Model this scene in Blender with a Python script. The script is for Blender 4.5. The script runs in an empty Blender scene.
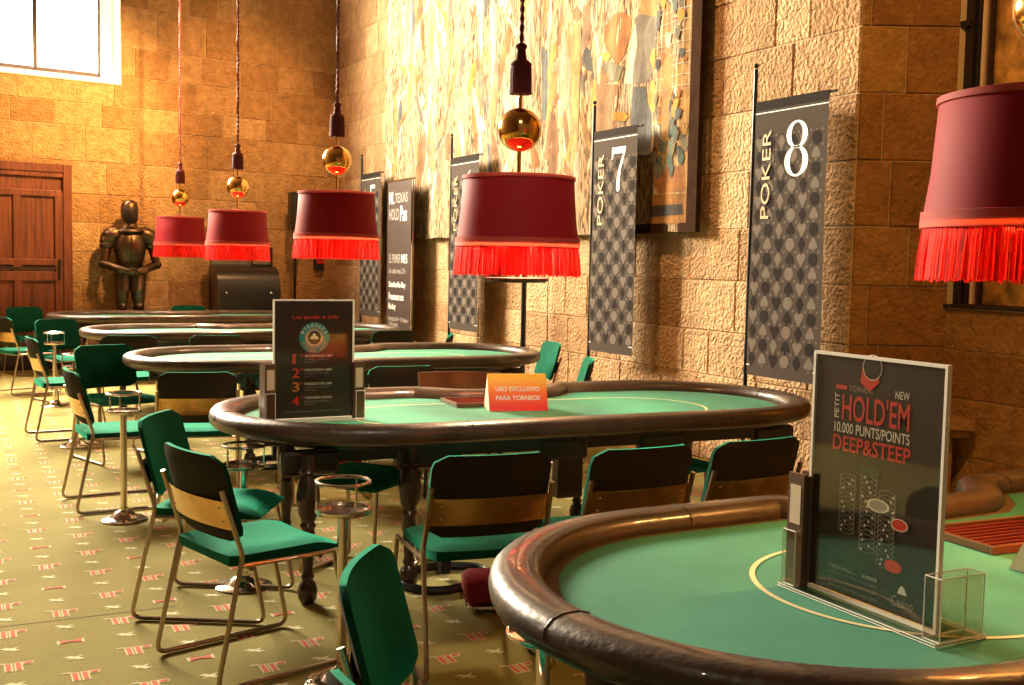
import bpy, bmesh, math, random
from mathutils import Vector, Matrix
C = bpy.context.scene.collection
SC = bpy.context.scene
random.seed(7)
PI = math.pi

# ------------------------------------------------------------------ camera
cam = bpy.data.cameras.new('camera'); co = bpy.data.objects.new('camera', cam); C.objects.link(co)
cam.sensor_width = 36; cam.lens = 1100/1024*36; cam.clip_start = 0.05; cam.clip_end = 100
R_ = Vector((0.88926314, -0.45695674, 0.02003993)); F_ = Vector((0.45713249, 0.88641061, -0.0728431))
U_ = R_.cross(F_)
M = Matrix((R_, U_, -F_)).transposed().to_4x4(); M.translation = Vector((0, 0, 1.5))
co.matrix_world = M
SC.camera = co
SC.view_settings.view_transform = 'Standard'
SC.view_settings.look = 'None'
SC.view_settings.gamma = 1
SC.view_settings.use_curve_mapping = False
SC.view_settings.exposure = 0.15

# ------------------------------------------------------------------ world and large lights
w = bpy.data.worlds.new('sky'); SC.world = w; w.use_nodes = True
w.node_tree.nodes['Background'].inputs[0].default_value = (0.85, 0.92, 1.0, 1)
w.node_tree.nodes['Background'].inputs[1].default_value = 3.0

def area(name, loc, target, sx, sy, power, col, spread=PI):
    l = bpy.data.lights.new(name, 'AREA'); l.shape = 'RECTANGLE'; l.size = sx; l.size_y = sy
    l.energy = power; l.color = col; l.spread = spread
    o = bpy.data.objects.new(name, l); C.objects.link(o); o.location = loc
    o.rotation_euler = (Vector(target)-Vector(loc)).to_track_quat('-Z', 'Y').to_euler()
    return o
def spot(name, loc, target, power, col, angle, blend=.6, rad=.08):
    l = bpy.data.lights.new(name, 'SPOT'); l.energy = power; l.color = col
    l.spot_size = math.radians(angle); l.spot_blend = blend; l.shadow_soft_size = rad
    o = bpy.data.objects.new(name, l); C.objects.link(o); o.location = loc
    o.rotation_euler = (Vector(target)-Vector(loc)).to_track_quat('-Z', 'Y').to_euler()
    return o
XR = 5.25                      # right wall plane
BW0 = Vector((0.9, 15.4, 0)); BWD = Vector((1, .15, 0)).normalized(); BWN = Vector((BWD.y, -BWD.x, 0))   # far wall, normal into the room
# daylight of the far window (outside the opening), of the high windows on the left
area('daylight_far_window', (-0.2, 16.0, 4.95), (0.6, 8.0, 1.9), 4.4, 3.0, 9000, (1.0, .92, .74))
# warm ceiling spotlights, with unseen fill spots added among them
spot('ceiling_or_fill_spot', (3.2, 11.8, 5.9), (1.5, 15.6, 2.95), 3300, (1.0, .52, .17), 42, 1)
spot('ceiling_or_fill_spot', (4.0, 12.4, 5.9), (3.6, 15.9, 2.9), 900, (1.0, .48, .17), 55, 1)  # added spot that lifts the middle of the far wall
spot('ceiling_or_fill_spot', (2.4, 11.2, 5.9), (5.2, 9.8, 3.3), 350, (1.0, .58, .26), 62, .9)
spot('ceiling_or_fill_spot', (2.6, 7.6, 5.9), (5.2, 8.0, 3.3), 600, (1.0, .52, .2), 60, .9)
spot('ceiling_or_fill_spot', (2.8, 2.6, 5.9), (5.9, 4.9, 1.6), 520, (1.0, .52, .15), 62, .9)

spot('ceiling_or_fill_spot', (.6, .2, 5.9), (2.3, 5.1, 0.95), 620, (1.0, .86, .66), 23, .5, .05)  # added fill from above the viewer for the logo poster and notice
spot('ceiling_or_fill_spot', (-2.2, 1.2, 5.6), (1.8, 1.8, 1.0), 170, (1.0, .82, .58), 15, .5, .05)  # added narrow fill on the nearest table's poster

# ------------------------------------------------------------------ materials
def nt(name):
    m = bpy.data.materials.new(name); m.use_nodes = True
    return m, m.node_tree, m.node_tree.nodes['Principled BSDF']
def mat(name, col, rough=.5, metal=0., spec=.5, bump=0., bscale=60., var=0., vscale=8., trans=0., alpha=1., coat=0., sheen=0.):
    m, t, b = nt(name)
    b.inputs['Base Color'].default_value = (*col, 1); b.inputs['Roughness'].default_value = rough
    b.inputs['Metallic'].default_value = metal; b.inputs['Specular IOR Level'].default_value = spec
    b.inputs['Coat Weight'].default_value = coat; b.inputs['Sheen Weight'].default_value = sheen
    b.inputs['Transmission Weight'].default_value = trans
    tc = t.nodes.new('ShaderNodeTexCoord')
    if bump:
        n = t.nodes.new('ShaderNodeTexNoise'); n.inputs['Scale'].default_value = bscale; n.inputs['Detail'].default_value = 3
        t.links.new(tc.outputs['Object'], n.inputs['Vector'])
        bp = t.nodes.new('ShaderNodeBump'); bp.inputs['Strength'].default_value = bump; bp.inputs['Distance'].default_value = .01
        t.links.new(n.outputs['Fac'], bp.inputs['Height']); t.links.new(bp.outputs['Normal'], b.inputs['Normal'])
    if var:
        n = t.nodes.new('ShaderNodeTexNoise'); n.inputs['Scale'].default_value = vscale; n.inputs['Detail'].default_value = 5
        t.links.new(tc.outputs['Object'], n.inputs['Vector'])
        r = t.nodes.new('ShaderNodeValToRGB')
        r.color_ramp.elements[0].position = .3; r.color_ramp.elements[1].position = .7
        r.color_ramp.elements[0].color = (*[c*(1-var) for c in col], 1); r.color_ramp.elements[1].color = (*[min(1, c*(1+var)) for c in col], 1)
        t.links.new(n.outputs['Fac'], r.inputs['Fac']); t.links.new(r.outputs['Color'], b.inputs['Base Color'])
    return m

def stone_mat(name, c0, c1, c2, bump=.9, scale=26.):
    m, t, b = nt(name)
    g = t.nodes.new('ShaderNodeNewGeometry'); tc = t.nodes.new('ShaderNodeTexCoord')
    r = t.nodes.new('ShaderNodeValToRGB'); r.color_ramp.elements[0].color = (*c0, 1); r.color_ramp.elements[1].color = (*c2, 1)
    e = r.color_ramp.elements.new(.5); e.color = (*c1, 1)
    t.links.new(g.outputs['Random Per Island'], r.inputs['Fac'])
    n = t.nodes.new('ShaderNodeTexNoise'); n.inputs['Scale'].default_value = 9; n.inputs['Detail'].default_value = 8; n.inputs['Roughness'].default_value = .7
    t.links.new(tc.outputs['Object'], n.inputs['Vector'])
    r2 = t.nodes.new('ShaderNodeValToRGB'); r2.color_ramp.elements[0].position = .3; r2.color_ramp.elements[0].color = (.62, .58, .52, 1)
    r2.color_ramp.elements[1].position = .7; r2.color_ramp.elements[1].color = (1.15, 1.12, 1.05, 1)
    t.links.new(n.outputs['Fac'], r2.inputs['Fac'])
    mx = t.nodes.new('ShaderNodeMixRGB'); mx.blend_type = 'MULTIPLY'; mx.inputs[0].default_value = 1
    t.links.new(r.outputs['Color'], mx.inputs[1]); t.links.new(r2.outputs['Color'], mx.inputs[2]); t.links.new(mx.outputs[0], b.inputs['Base Color'])
    b.inputs['Roughness'].default_value = .85; b.inputs['Specular IOR Level'].default_value = .25
    v = t.nodes.new('ShaderNodeTexNoise'); v.inputs['Scale'].default_value = scale; v.inputs['Detail'].default_value = 3; v.inputs['Roughness'].default_value = .5
    t.links.new(tc.outputs['Object'], v.inputs['Vector'])
    bp = t.nodes.new('ShaderNodeBump'); bp.inputs['Strength'].default_value = bump; bp.inputs['Distance'].default_value = .05
    t.links.new(v.outputs['Fac'], bp.inputs['Height']); t.links.new(bp.outputs['Normal'], b.inputs['Normal'])
    return m
M_stoneR = stone_mat('rough_sandstone', (.48, .29, .155), (.61, .395, .225), (.70, .485, .29), 1.0, 34)
M_stoneB = stone_mat('smooth_sandstone', (.38, .22, .10), (.50, .31, .15), (.60, .40, .21), .8, 34)
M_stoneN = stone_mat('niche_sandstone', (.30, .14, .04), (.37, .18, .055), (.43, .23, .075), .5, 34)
M_mortar = mat('mortar', (.60, .44, .26), .9, bump=.4, bscale=40)
M_plaster = mat('white_plaster', (.92, .90, .86), .8)
M_ceil = mat('low_bounce_ceiling', (.10, .05, .022), .9)  # unseen ceiling, made dark to lower the ambient light
M_chrome = mat('chrome', (.74, .67, .60), .16, 1)
M_tube = mat('chromed_tube', (.46, .36, .27), .28, 1)
M_brass = mat('brass_plate', (.70, .44, .18), .17, 1, var=.12, vscale=14)
M_gold = mat('polished_brass', (.85, .48, .12), .12, 1)
M_green = mat('green_upholstery', (.002, .060, .036), .85, spec=.1, bump=.25, bscale=260, var=.18, vscale=12, sheen=.85)
M_green.node_tree.nodes['Principled BSDF'].inputs['Sheen Tint'].default_value = (.06, .9, .55, 1)
M_green.node_tree.nodes['Principled BSDF'].inputs['Sheen Roughness'].default_value = .4
M_backcloth = mat('dark_back_cloth', (.032, .028, .018), .8, spec=.15, bump=.2, bscale=260)
M_leather = mat('brown_leather', (.072, .040, .024), .42, spec=.5, coat=.45, bump=.25, bscale=38, var=.45, vscale=5)
M_darkleather = mat('dark_leather', (.035, .022, .016), .4, bump=.2, bscale=60)
M_darkwood = mat('dark_turned_wood', (.030, .013, .008), .28, bump=.1, bscale=20, coat=.3)
M_felt = mat('green_felt', (.05, .27, .165), .8, spec=.25, bump=.15, bscale=500, var=.16, vscale=3, sheen=.05)
M_track = mat('brown_track_cloth', (.11, .065, .025), .75)
M_cream = mat('cream_line', (.85, .72, .38), .7)
M_black = mat('black_metal', (.010, .009, .009), .35)
M_blackplastic = mat('black_plastic', (.016, .013, .012), .3)
M_red = mat('red_velvet', (.33, .012, .018), .8, bump=.2, bscale=200)
M_traybed = mat('dark_red_tray_lining', (.14, .008, .008), .6)
M_white = mat('white_print', (.95, .93, .88), .6)
M_printgold = mat('gold_print', (.50, .36, .15), .6)
M_printred = mat('red_print', (.85, .05, .025), .5)
M_printgrey = mat('grey_print', (.42, .38, .36), .5)
M_teal = mat('teal_print', (.02, .38, .42), .5)
M_orange = mat('orange_print', (.80, .26, .04), .5)
M_paperblack = mat('black_poster_paper', (.040, .026, .022), .4)
M_brochure = mat('brown_brochure_paper', (.12, .055, .03), .4)
M_card = mat('pale_card', (.75, .55, .38), .6)
M_steel = mat('armour_steel', (.13, .085, .052), .38, 1, bump=.15, bscale=30, var=.35, vscale=9)
M_iron = mat('dark_iron', (.05, .035, .03), .5, .6)

def glass_mat(name, tint=(1, .96, .9)):
    m, t, b = nt(name)
    out = t.nodes['Material Output']
    g = t.nodes.new('ShaderNodeBsdfGlossy'); g.inputs['Roughness'].default_value = .04
    tr = t.nodes.new('ShaderNodeBsdfTransparent'); tr.inputs[0].default_value = (*tint, 1)
    lw = t.nodes.new('ShaderNodeLayerWeight'); lw.inputs[0].default_value = .25
    mp = t.nodes.new('ShaderNodeMath'); mp.operation = 'MULTIPLY_ADD'; mp.inputs[1].default_value = .35; mp.inputs[2].default_value = .015
    mx = t.nodes.new('ShaderNodeMixShader')
    t.links.new(lw.outputs['Facing'], mp.inputs[0]); t.links.new(mp.outputs[0], mx.inputs[0])
    t.links.new(tr.outputs[0], mx.inputs[1]); t.links.new(g.outputs[0], mx.inputs[2]); t.links.new(mx.outputs[0], out.inputs[0])
    t.nodes.remove(b)
    return m
M_acryl = glass_mat('clear_acrylic', (.96, .93, .88))
M_edge = mat('acrylic_edge', (.97, .90, .80), .5)

def fabric_translucent(name, col, tcol, amt, ribs=0):
    m, t, b = nt(name)
    out = t.nodes['Material Output']
    b.inputs['Base Color'].default_value = (*col, 1); b.inputs['Roughness'].default_value = .7; b.inputs['Sheen Weight'].default_value = .12
    b.inputs['Sheen Tint'].default_value = (1, .1, .08, 1); b.inputs['Specular IOR Level'].default_value = .2
    tr = t.nodes.new('ShaderNodeBsdfTranslucent'); tr.inputs[0].default_value = (*tcol, 1)
    mx = t.nodes.new('ShaderNodeMixShader'); mx.inputs[0].default_value = amt
    t.links.new(b.outputs[0], mx.inputs[1]); t.links.new(tr.outputs[0], mx.inputs[2]); t.links.new(mx.outputs[0], out.inputs[0])
    return m
M_shade = fabric_translucent('crimson_shade_fabric', (.30, .008, .016), (.3, .01, .01), .04)
M_fringe = fabric_translucent('scarlet_fringe', (.75, .035, .02), (1, .08, .02), .42)
M_fringe2 = fabric_translucent('dark_scarlet_fringe', (.50, .012, .012), (.8, .03, .01), .35)
M_trim = fabric_translucent('braid_trim', (.42, .06, .05), (.8, .1, .05), .10)
M_tassel = mat('maroon_tassel', (.12, .01, .012), .8, bump=.4, bscale=90)
M_cord = mat('maroon_cord', (.20, .035, .03), .7, bump=.5, bscale=120)
M_inner = mat('shade_lining', (.8, .62, .4), .8)
M_bulb = bpy.data.materials.new('lit_bulb'); M_bulb.use_nodes = True
_n = M_bulb.node_tree; _n.nodes.remove(_n.nodes['Principled BSDF']); _e = _n.nodes.new('ShaderNodeEmission')
_e.inputs[0].default_value = (1, .62, .25, 1); _e.inputs[1].default_value = 30; _n.links.new(_e.outputs[0], _n.nodes['Material Output'].inputs[0])

def wood_mat(name, c0, c1, sc=(30, 30, 2)):
    m, t, b = nt(name)
    tc = t.nodes.new('ShaderNodeTexCoord'); mp = t.nodes.new('ShaderNodeMapping'); mp.inputs['Scale'].default_value = sc
    n = t.nodes.new('ShaderNodeTexNoise'); n.inputs['Scale'].default_value = 1; n.inputs['Detail'].default_value = 6; n.inputs['Distortion'].default_value = .6
    r = t.nodes.new('ShaderNodeValToRGB'); r.color_ramp.elements[0].position = .32; r.color_ramp.elements[0].color = (*c0, 1)
    r.color_ramp.elements[1].position = .68; r.color_ramp.elements[1].color = (*c1, 1)
    t.links.new(tc.outputs['Object'], mp.inputs[0]); t.links.new(mp.outputs[0], n.inputs['Vector']); t.links.new(n.outputs['Fac'], r.inputs['Fac'])
    t.links.new(r.outputs['Color'], b.inputs['Base Color']); b.inputs['Roughness'].default_value = .5
    return m
M_door = wood_mat('old_red_brown_wood', (.085, .018, .008), (.22, .06, .022))
M_frame_wood = mat('tapestry_frame_wood', (.035, .016, .008), .95, spec=.05, var=.3)

# ------------------------------------------------------------------ mesh helpers
def obj(name, bm, m, parent=None, smooth=False, kind=None, loc=None):
    me = bpy.data.meshes.new(name); bm.normal_update(); bm.to_mesh(me); bm.free()
    for mm in (m if isinstance(m, (list, tuple)) else [m]): me.materials.append(mm)
    if smooth:
        me.polygons.foreach_set('use_smooth', [True]*len(me.polygons))
        try: me.set_sharp_from_angle(angle=math.radians(40))
        except Exception: pass
    o = bpy.data.objects.new(name, me); C.objects.link(o)
    if parent: o.parent = parent
    if kind: o['kind'] = kind
    if loc: o.location = loc
    return o
def thing(name, label, cat, loc=(0, 0, 0), rz=0, group=None):
    o = bpy.data.objects.new(name, None); C.objects.link(o); o.empty_display_size = .1
    o.location = loc; o.rotation_euler = (0, 0, rz); o['label'] = label; o['category'] = cat
    if group: o['group'] = group
    return o
def tag(o, label, cat, group=None):
    o['label'] = label; o['category'] = cat
    if group: o['group'] = group
    return o
def dup(root, loc, rz, label=None, group=None):
    r = root.copy(); C.objects.link(r); r.location = loc; r.rotation_euler = (0, 0, rz)
    if label: r['label'] = label
    if group: r['group'] = group
    def rec(a, b):
        for ch in list(a.children):
            c = ch.copy(); C.objects.link(c); c.parent = b; rec(ch, c)
    rec(root, r)
    return r
def new(): return bmesh.new()
def box(bm, lo, hi, mi=0, bev=0):
    vs = [bm.verts.new((x, y, z)) for z in (lo[2], hi[2]) for y in (lo[1], hi[1]) for x in (lo[0], hi[0])]
    fs = [(0, 2, 3, 1), (4, 5, 7, 6), (0, 1, 5, 4), (2, 6, 7, 3), (0, 4, 6, 2), (1, 3, 7, 5)]
    F = [bm.faces.new([vs[i] for i in f]) for f in fs]
    for f in F: f.material_index = mi
    if bev:
        es = list({e for f in F for e in f.edges})
        r = bmesh.ops.bevel(bm, geom=es, offset=bev, segments=2, affect='EDGES', profile=.5)
        for f in r['faces']: f.material_index = mi
    return vs
def tube(bm, pts, r, seg=8, mi=0, closed=False, cap=True):
    pts = [Vector(p) for p in pts]; n = len(pts); rings = []; up = None
    for i, p in enumerate(pts):
        if closed: t = (pts[(i+1) % n]-pts[i-1])
        else: t = pts[min(i+1, n-1)]-pts[max(i-1, 0)]
        t.normalize()
        if up is None:
            up = Vector((0, 0, 1)) if abs(t.z) < .9 else Vector((1, 0, 0))
        a = (up - t*up.dot(t)).normalized(); up = a; b = t.cross(a)
        rr = r[i] if isinstance(r, (list, tuple)) else r
        rings.append([bm.verts.new(p+(a*math.cos(2*PI*k/seg)+b*math.sin(2*PI*k/seg))*rr) for k in range(seg)])
    for i in range(n if closed else n-1):
        A, B = rings[i], rings[(i+1) % n]
        for k in range(seg):
            f = bm.faces.new((A[k], A[(k+1) % seg], B[(k+1) % seg], B[k])); f.material_index = mi
    if cap and not closed:
        bm.faces.new(rings[0][::-1]).material_index = mi; bm.faces.new(rings[-1]).material_index = mi
def fillet(pts, rad, seg=4, closed=False):
    pts = [Vector(p) for p in pts]; out = []
    n = len(pts)
    for i, p in enumerate(pts):
        if not closed and i in (0, n-1): out.append(p); continue
        a = pts[i-1]-p; b = pts[(i+1) % n]-p
        ra = min(rad, a.length*.45, b.length*.45)
        p0 = p+a.normalized()*ra; p1 = p+b.normalized()*ra
        for k in range(seg+1):
            t = k/seg; out.append(p0*(1-t)**2+p*2*t*(1-t)+p1*t*t)
    return out
def lathe(bm, prof, seg=24, c=(0, 0, 0), mi=0, cap=False, mis=None):
    rings = []
    for (r, z) in prof:
        rings.append([bm.verts.new((c[0]+r*math.cos(2*PI*k/seg), c[1]+r*math.sin(2*PI*k/seg), c[2]+z)) for k in range(seg)])
    for i in range(len(rings)-1):
        for k in range(seg):
            f = bm.faces.new((rings[i][k], rings[i][(k+1) % seg], rings[i+1][(k+1) % seg], rings[i+1][k]))
            f.material_index = mis[i] if mis else mi
    if cap:
        bm.faces.new(rings[0][::-1]).material_index = mi; bm.faces.new(rings[-1]).material_index = mi
def torus(bm, c, R, r, seg=28, ms=8, mi=0):
    tube(bm, [(c[0]+R*math.cos(2*PI*k/seg), c[1]+R*math.sin(2*PI*k/seg), c[2]) for k in range(seg)], r, ms, mi, closed=True)
def prism(bm, poly, z0, z1, mi=0):       # poly of (x,y), extruded in z
    a = [bm.verts.new((x, y, z0)) for x, y in poly]; b = [bm.verts.new((x, y, z1)) for x, y in poly]; n = len(poly)
    bm.faces.new(a[::-1]).material_index = mi; bm.faces.new(b).material_index = mi
    for i in range(n): bm.faces.new((a[i], a[(i+1) % n], b[(i+1) % n], b[i])).material_index = mi
def xf(bm, mtx, start=0):
    bm.verts.ensure_lookup_table()
    for v in bm.verts[start:]: v.co = mtx @ v.co

# text as flat mesh pieces put onto a plane: origin o, right vector a, up vector b
def text_bm(s, width, height, bold=0.0):
    cu = bpy.data.curves.new('t', 'FONT'); cu.body = s; cu.offset = bold; cu.resolution_u = 3
    to = bpy.data.objects.new('t', cu); C.objects.link(to)
    dg = bpy.context.evaluated_depsgraph_get(); me = bpy.data.meshes.new_from_object(to.evaluated_get(dg))
    bm = new(); bm.from_mesh(me)
    bpy.data.objects.remove(to); bpy.data.curves.remove(cu); bpy.data.meshes.remove(me)
    xs = [v.co.x for v in bm.verts]; ys = [v.co.y for v in bm.verts]
    x0, x1, y0, y1 = min(xs), max(xs), min(ys), max(ys)
    for v in bm.verts: v.co = Vector(((v.co.x-x0)/(x1-x0)*width, (v.co.y-y0)/(y1-y0)*height, 0))
    return bm
def put(bm, src, o, a, b, mi=0):
    o, a, b = Vector(o), Vector(a).normalized(), Vector(b).normalized(); n = a.cross(b)
    mp = {v: bm.verts.new(o+a*v.co.x+b*v.co.y+n*v.co.z) for v in src.verts}
    for f in src.faces:
        try: bm.faces.new([mp[v] for v in f.verts]).material_index = mi
        except ValueError: pass
    src.free()
def txt(bm, s, o, a, b, wd, ht, mi=0, bold=0.0): put(bm, text_bm(s, wd, ht, bold), o, a, b, mi)
def flat(bm, pts, o, a, b, mi=0):
    o, a, b = Vector(o), Vector(a).normalized(), Vector(b).normalized()
    f = bm.faces.new([bm.verts.new(o+a*x+b*y) for x, y in pts]); f.material_index = mi; return f

# ------------------------------------------------------------------ the room
def blocks(bm, o, d, n, L, courses, holes=(), wr=(.45, .95), seed=1, top=None, depth=.03, mi=0):
    """stone courses on a vertical plane: o origin, d along, n outward normal"""
    rnd = random.Random(seed); o, d, n = Vector(o), Vector(d).normalized(), Vector(n).normalized(); up = Vector((0, 0, 1))
    for j in range(len(courses)-1):
        z0, z1 = courses[j], courses[j+1]
        s = -rnd.random()*.5
        while s < L:
            wdt = rnd.uniform(*wr); s1 = s+wdt
            if L-s1 < .18: s1 = L
            a0, a1 = max(s, 0), min(s1, L)
            pieces = [(a0, a1, z0, z1)]
            for (h0, h1, k0, k1) in holes:
                out = []
                for (p0, p1, q0, q1) in pieces:
                    if p1 <= h0 or p0 >= h1 or q1 <= k0 or q0 >= k1: out.append((p0, p1, q0, q1)); continue
                    if p0 < h0: out.append((p0, h0, q0, q1))
                    if p1 > h1: out.append((h1, p1, q0, q1))
                    if q0 < k0: out.append((max(p0, h0), min(p1, h1), q0, k0))
                    if q1 > k1: out.append((max(p0, h0), min(p1, h1), k1, q1))
                pieces = out
            for (p0, p1, q0, q1) in pieces:
                if p1-p0 < .03 or q1-q0 < .03: continue
                g = .002; e = .008; dp = depth*rnd.uniform(.5, 1.0)
                jit = [rnd.uniform(-.002, .002) for _ in range(4)]
                bq = [(p0+g, q0+g+jit[0]), (p1-g, q0+g+jit[1]), (p1-g, q1-g+jit[2]), (p0+g, q1-g+jit[3])]
                fq = [(p0+g+e, q0+g+e), (p1-g-e, q0+g+e), (p1-g-e, q1-g-e), (p0+g+e, q1-g-e)]
                B = [bm.verts.new(o+d*x+up*z) for x, z in bq]; F = [bm.verts.new(o+d*x+up*z+n*dp) for x, z in fq]
                bm.faces.new(F).material_index = mi
                for k in range(4): bm.faces.new((B[k], B[(k+1) % 4], F[(k+1) % 4], F[k])).material_index = mi
            s = s1
def courses(base, step, zmax, seed=3):
    r = random.Random(seed); z = [0]+list(base)
    while z[-1] < zmax: z.append(z[-1]+step+r.uniform(-.03, .03))
    z[-1] = zmax; return z
ZC = 6.2
# floor: carpet with its woven motifs
bm = new(); box(bm, (-3.0, -3.0, -.10), (6.6, 16.6, 0))
def motif_poly(pts, cx, cy, s, mi, z=.0012):
    f = bm.faces.new([bm.verts.new((cx+x*s, cy+y*s, z)) for x, y in pts]); f.material_index = mi
def rectp(x0, y0, x1, y1, sk=0): return [(x0, y0), (x1, y0), (x1+sk, y1), (x0+sk, y1)]
for i in range(-12, 24):
    x = .41+.2085*i
    for k in range(-22, 34):
        y = 4.092+.3805*k+(.187 if i % 2 else 0)
        if not (-.5 < y < 15.3 and -2.6 < x < 5.0): continue
        s = 1.0
        if i % 2 == 0 and (k + (i//2)) % 2 == 1:      # bow tie
            for (a, b) in ((1, 3), (.78, 2)):
                zz = .0010 if b == 3 else .0020
                motif_poly([(-.050*a, -.024*a), (-.004, -.008*a), (.004, -.008*a), (.050*a, -.024*a), (.050*a, .024*a), (.004, .008*a), (-.004, .008*a), (-.050*a, .024*a)], x, y, s, b, zz)
        else:                                          # monogram
            for (g, b, zz) in ((.0055, 3, .0010), (-.001, 2, .0020)):
                motif_poly(rectp(-.030-g, -.048-g, -.012+g, .030+g), x, y, s, b, zz)
                motif_poly(rectp(.004-g, -.048-g, .022+g, .030+g), x, y, s, b, zz)
                motif_poly(rectp(.028-g, .008-g, .056+g, .030+g, .008), x, y, s, b, zz+.0002)
            motif_poly(rectp(-.062, .030, -.032, .042), x, y, s, 3, .0014)
        yb = y+.190
        motif_poly([(-.040, .012), (-.014, .000), (-.034, -.020), (-.006, -.010), (.012, -.026), (.040, -.018), (.016, -.002), (.036, .022), (.004, .010), (-.014, .024)], x-.006, yb, s, 1, .0012)
m_carpet, t_, b_ = nt('olive_carpet')
b_.inputs['Roughness'].default_value = .95; b_.inputs['Specular IOR Level'].default_value = .1
tc = t_.nodes.new('ShaderNodeTexCoord'); n1 = t_.nodes.new('ShaderNodeTexNoise'); n1.inputs['Scale'].default_value = 1.6; n1.inputs['Detail'].default_value = 4
n2 = t_.nodes.new('ShaderNodeTexNoise'); n2.inputs['Scale'].default_value = 160; n2.inputs['Detail'].default_value = 2
t_.links.new(tc.outputs['Object'], n1.inputs['Vector']); t_.links.new(tc.outputs['Object'], n2.inputs['Vector'])
r1 = t_.nodes.new('ShaderNodeValToRGB'); r1.color_ramp.elements[0].position = .3; r1.color_ramp.elements[0].color = (.27, .225, .07, 1)
r1.color_ramp.elements[1].position = .7; r1.color_ramp.elements[1].color = (.36, .30, .10, 1); t_.links.new(n1.outputs['Fac'], r1.inputs['Fac'])
r2 = t_.nodes.new('ShaderNodeValToRGB'); r2.color_ramp.elements[0].position = .35; r2.color_ramp.elements[0].color = (.72, .72, .72, 1)
r2.color_ramp.elements[1].position = .65; r2.color_ramp.elements[1].color = (1.1, 1.1, 1.1, 1); t_.links.new(n2.outputs['Fac'], r2.inputs['Fac'])
mx = t_.nodes.new('ShaderNodeMixRGB'); mx.blend_type = 'MULTIPLY'; mx.inputs[0].default_value = 1
t_.links.new(r1.outputs[0], mx.inputs[1]); t_.links.new(r2.outputs[0], mx.inputs[2]); t_.links.new(mx.outputs[0], b_.inputs['Base Color'])
M_cw = mat('carpet_cream_yarn', (.66, .60, .36), .95); M_cr = mat('carpet_red_yarn', (.58, .10, .05), .95); M_cc = mat('carpet_pale_yarn', (.60, .50, .28), .95)
M_seam = mat('carpet_seam', (.05, .035, .015), .95)
f = bm.faces.new([bm.verts.new(p) for p in ((-2.9, 4.787, .0016), (.86, 4.753, .0016), (.86, 4.758, .0016), (-2.9, 4.795, .0016))]); f.material_index = 4
obj('floor', bm, [m_carpet, M_cw, M_cr, M_cc, M_seam], kind='structure')
bm = new(); box(bm, (-3.3, -3.3, ZC), (8, 17.2, ZC+.2)); obj('ceiling', bm, M_ceil, kind='structure')

# right wall: rough blocks from the pillar corner (y 5.38) to the far corner
YP = 5.376
bm = new()
cs = [0, .32, .66, 1.003, 1.391, 1.778, 2.202, 2.632, 3.055, 3.46, 3.87, 4.28, 4.70, 5.1, 5.5, 5.9, ZC]
blocks(bm, (XR, YP, 0), (0, 1, 0), (-1, 0, 0), 16.2-YP, cs, seed=5, wr=(.30, .95), depth=.015, mi=0)
box(bm, (XR, YP, 0), (XR+.6, 16.3, ZC), mi=1)
obj('wall_right', bm, [M_stoneR, M_mortar], kind='structure')
# splayed side of the window niche, niche back and parapet, then the other side
sd = Vector((.889, -.457, 0)).normalized(); sn = Vector((-sd.y, sd.x, 0))*-1
P0 = Vector((XR, YP, 0)); P1 = P0+sd*.63
bm = new()
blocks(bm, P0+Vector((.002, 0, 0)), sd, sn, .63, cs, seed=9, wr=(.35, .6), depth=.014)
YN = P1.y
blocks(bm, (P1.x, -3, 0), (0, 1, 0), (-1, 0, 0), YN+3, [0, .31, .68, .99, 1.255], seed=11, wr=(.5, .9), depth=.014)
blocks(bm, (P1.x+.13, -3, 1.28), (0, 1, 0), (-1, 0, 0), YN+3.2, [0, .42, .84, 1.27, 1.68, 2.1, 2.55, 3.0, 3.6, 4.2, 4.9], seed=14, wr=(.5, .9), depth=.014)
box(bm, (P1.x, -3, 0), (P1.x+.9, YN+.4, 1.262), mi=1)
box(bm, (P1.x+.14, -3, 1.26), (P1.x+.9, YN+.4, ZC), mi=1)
q = [P0, P1, P1+Vector((.6, .0, 0)), Vector((XR+.6, YP+.4, 0)), Vector((XR+.3, YP+.3, 0))]
prism(bm, [(P0.x+.004, P0.y), (P1.x, P1.y), (P1.x+.16, P1.y-.06), (P1.x+.9, P1.y+.4), (XR+.4, YP+.5)], 0, ZC, 1)
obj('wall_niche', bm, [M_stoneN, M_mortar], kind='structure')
# niche sill
bm = new(); box(bm, (P1.x-.03, -3, 1.262), (P1.x+.14, YN+.02, 1.285), bev=.004); obj('trim_1', bm, M_iron, kind='structure')
# far wall with window opening
def bw(s, z, off=0): return BW0+BWD*s+Vector((0, 0, z))+BWN*off
WS0, WS1, WZ0, WZ1 = -3.2, (2.115-.9)/BWD.x, 3.735, 6.0
bm = new()
csb = [0, .38, .76, 1.14, 1.52, 1.90, 2.28, 2.70, 3.158, 3.457, 3.855, 4.237, 4.773, 5.18, 5.6, ZC]
DS = -3.9
blocks(bm, bw(DS, 0), BWD, BWN, 8.35, csb, holes=[(WS0-DS, WS1-DS, WZ0, WZ1)], seed=21, wr=(.34, .72), depth=.014)
def slab(bm, s0, s1, z0, z1, o0=-.6, o1=0, mi=1):
    vs = [bm.verts.new(bw(s, z, o)) for z in (z0, z1) for o in (o0, o1) for s in (s0, s1)]
    for f in [(0, 2, 3, 1), (4, 5, 7, 6), (0, 1, 5, 4), (2, 6, 7, 3), (0, 4, 6, 2), (1, 3, 7, 5)]:
        bm.faces.new([vs[i] for i in f]).material_index = mi
slab(bm, DS, 5, 0, WZ0); slab(bm, DS, 5, WZ1, ZC); slab(bm, DS, WS0, WZ0, WZ1); slab(bm, WS1, 5, WZ0, WZ1)
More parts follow.
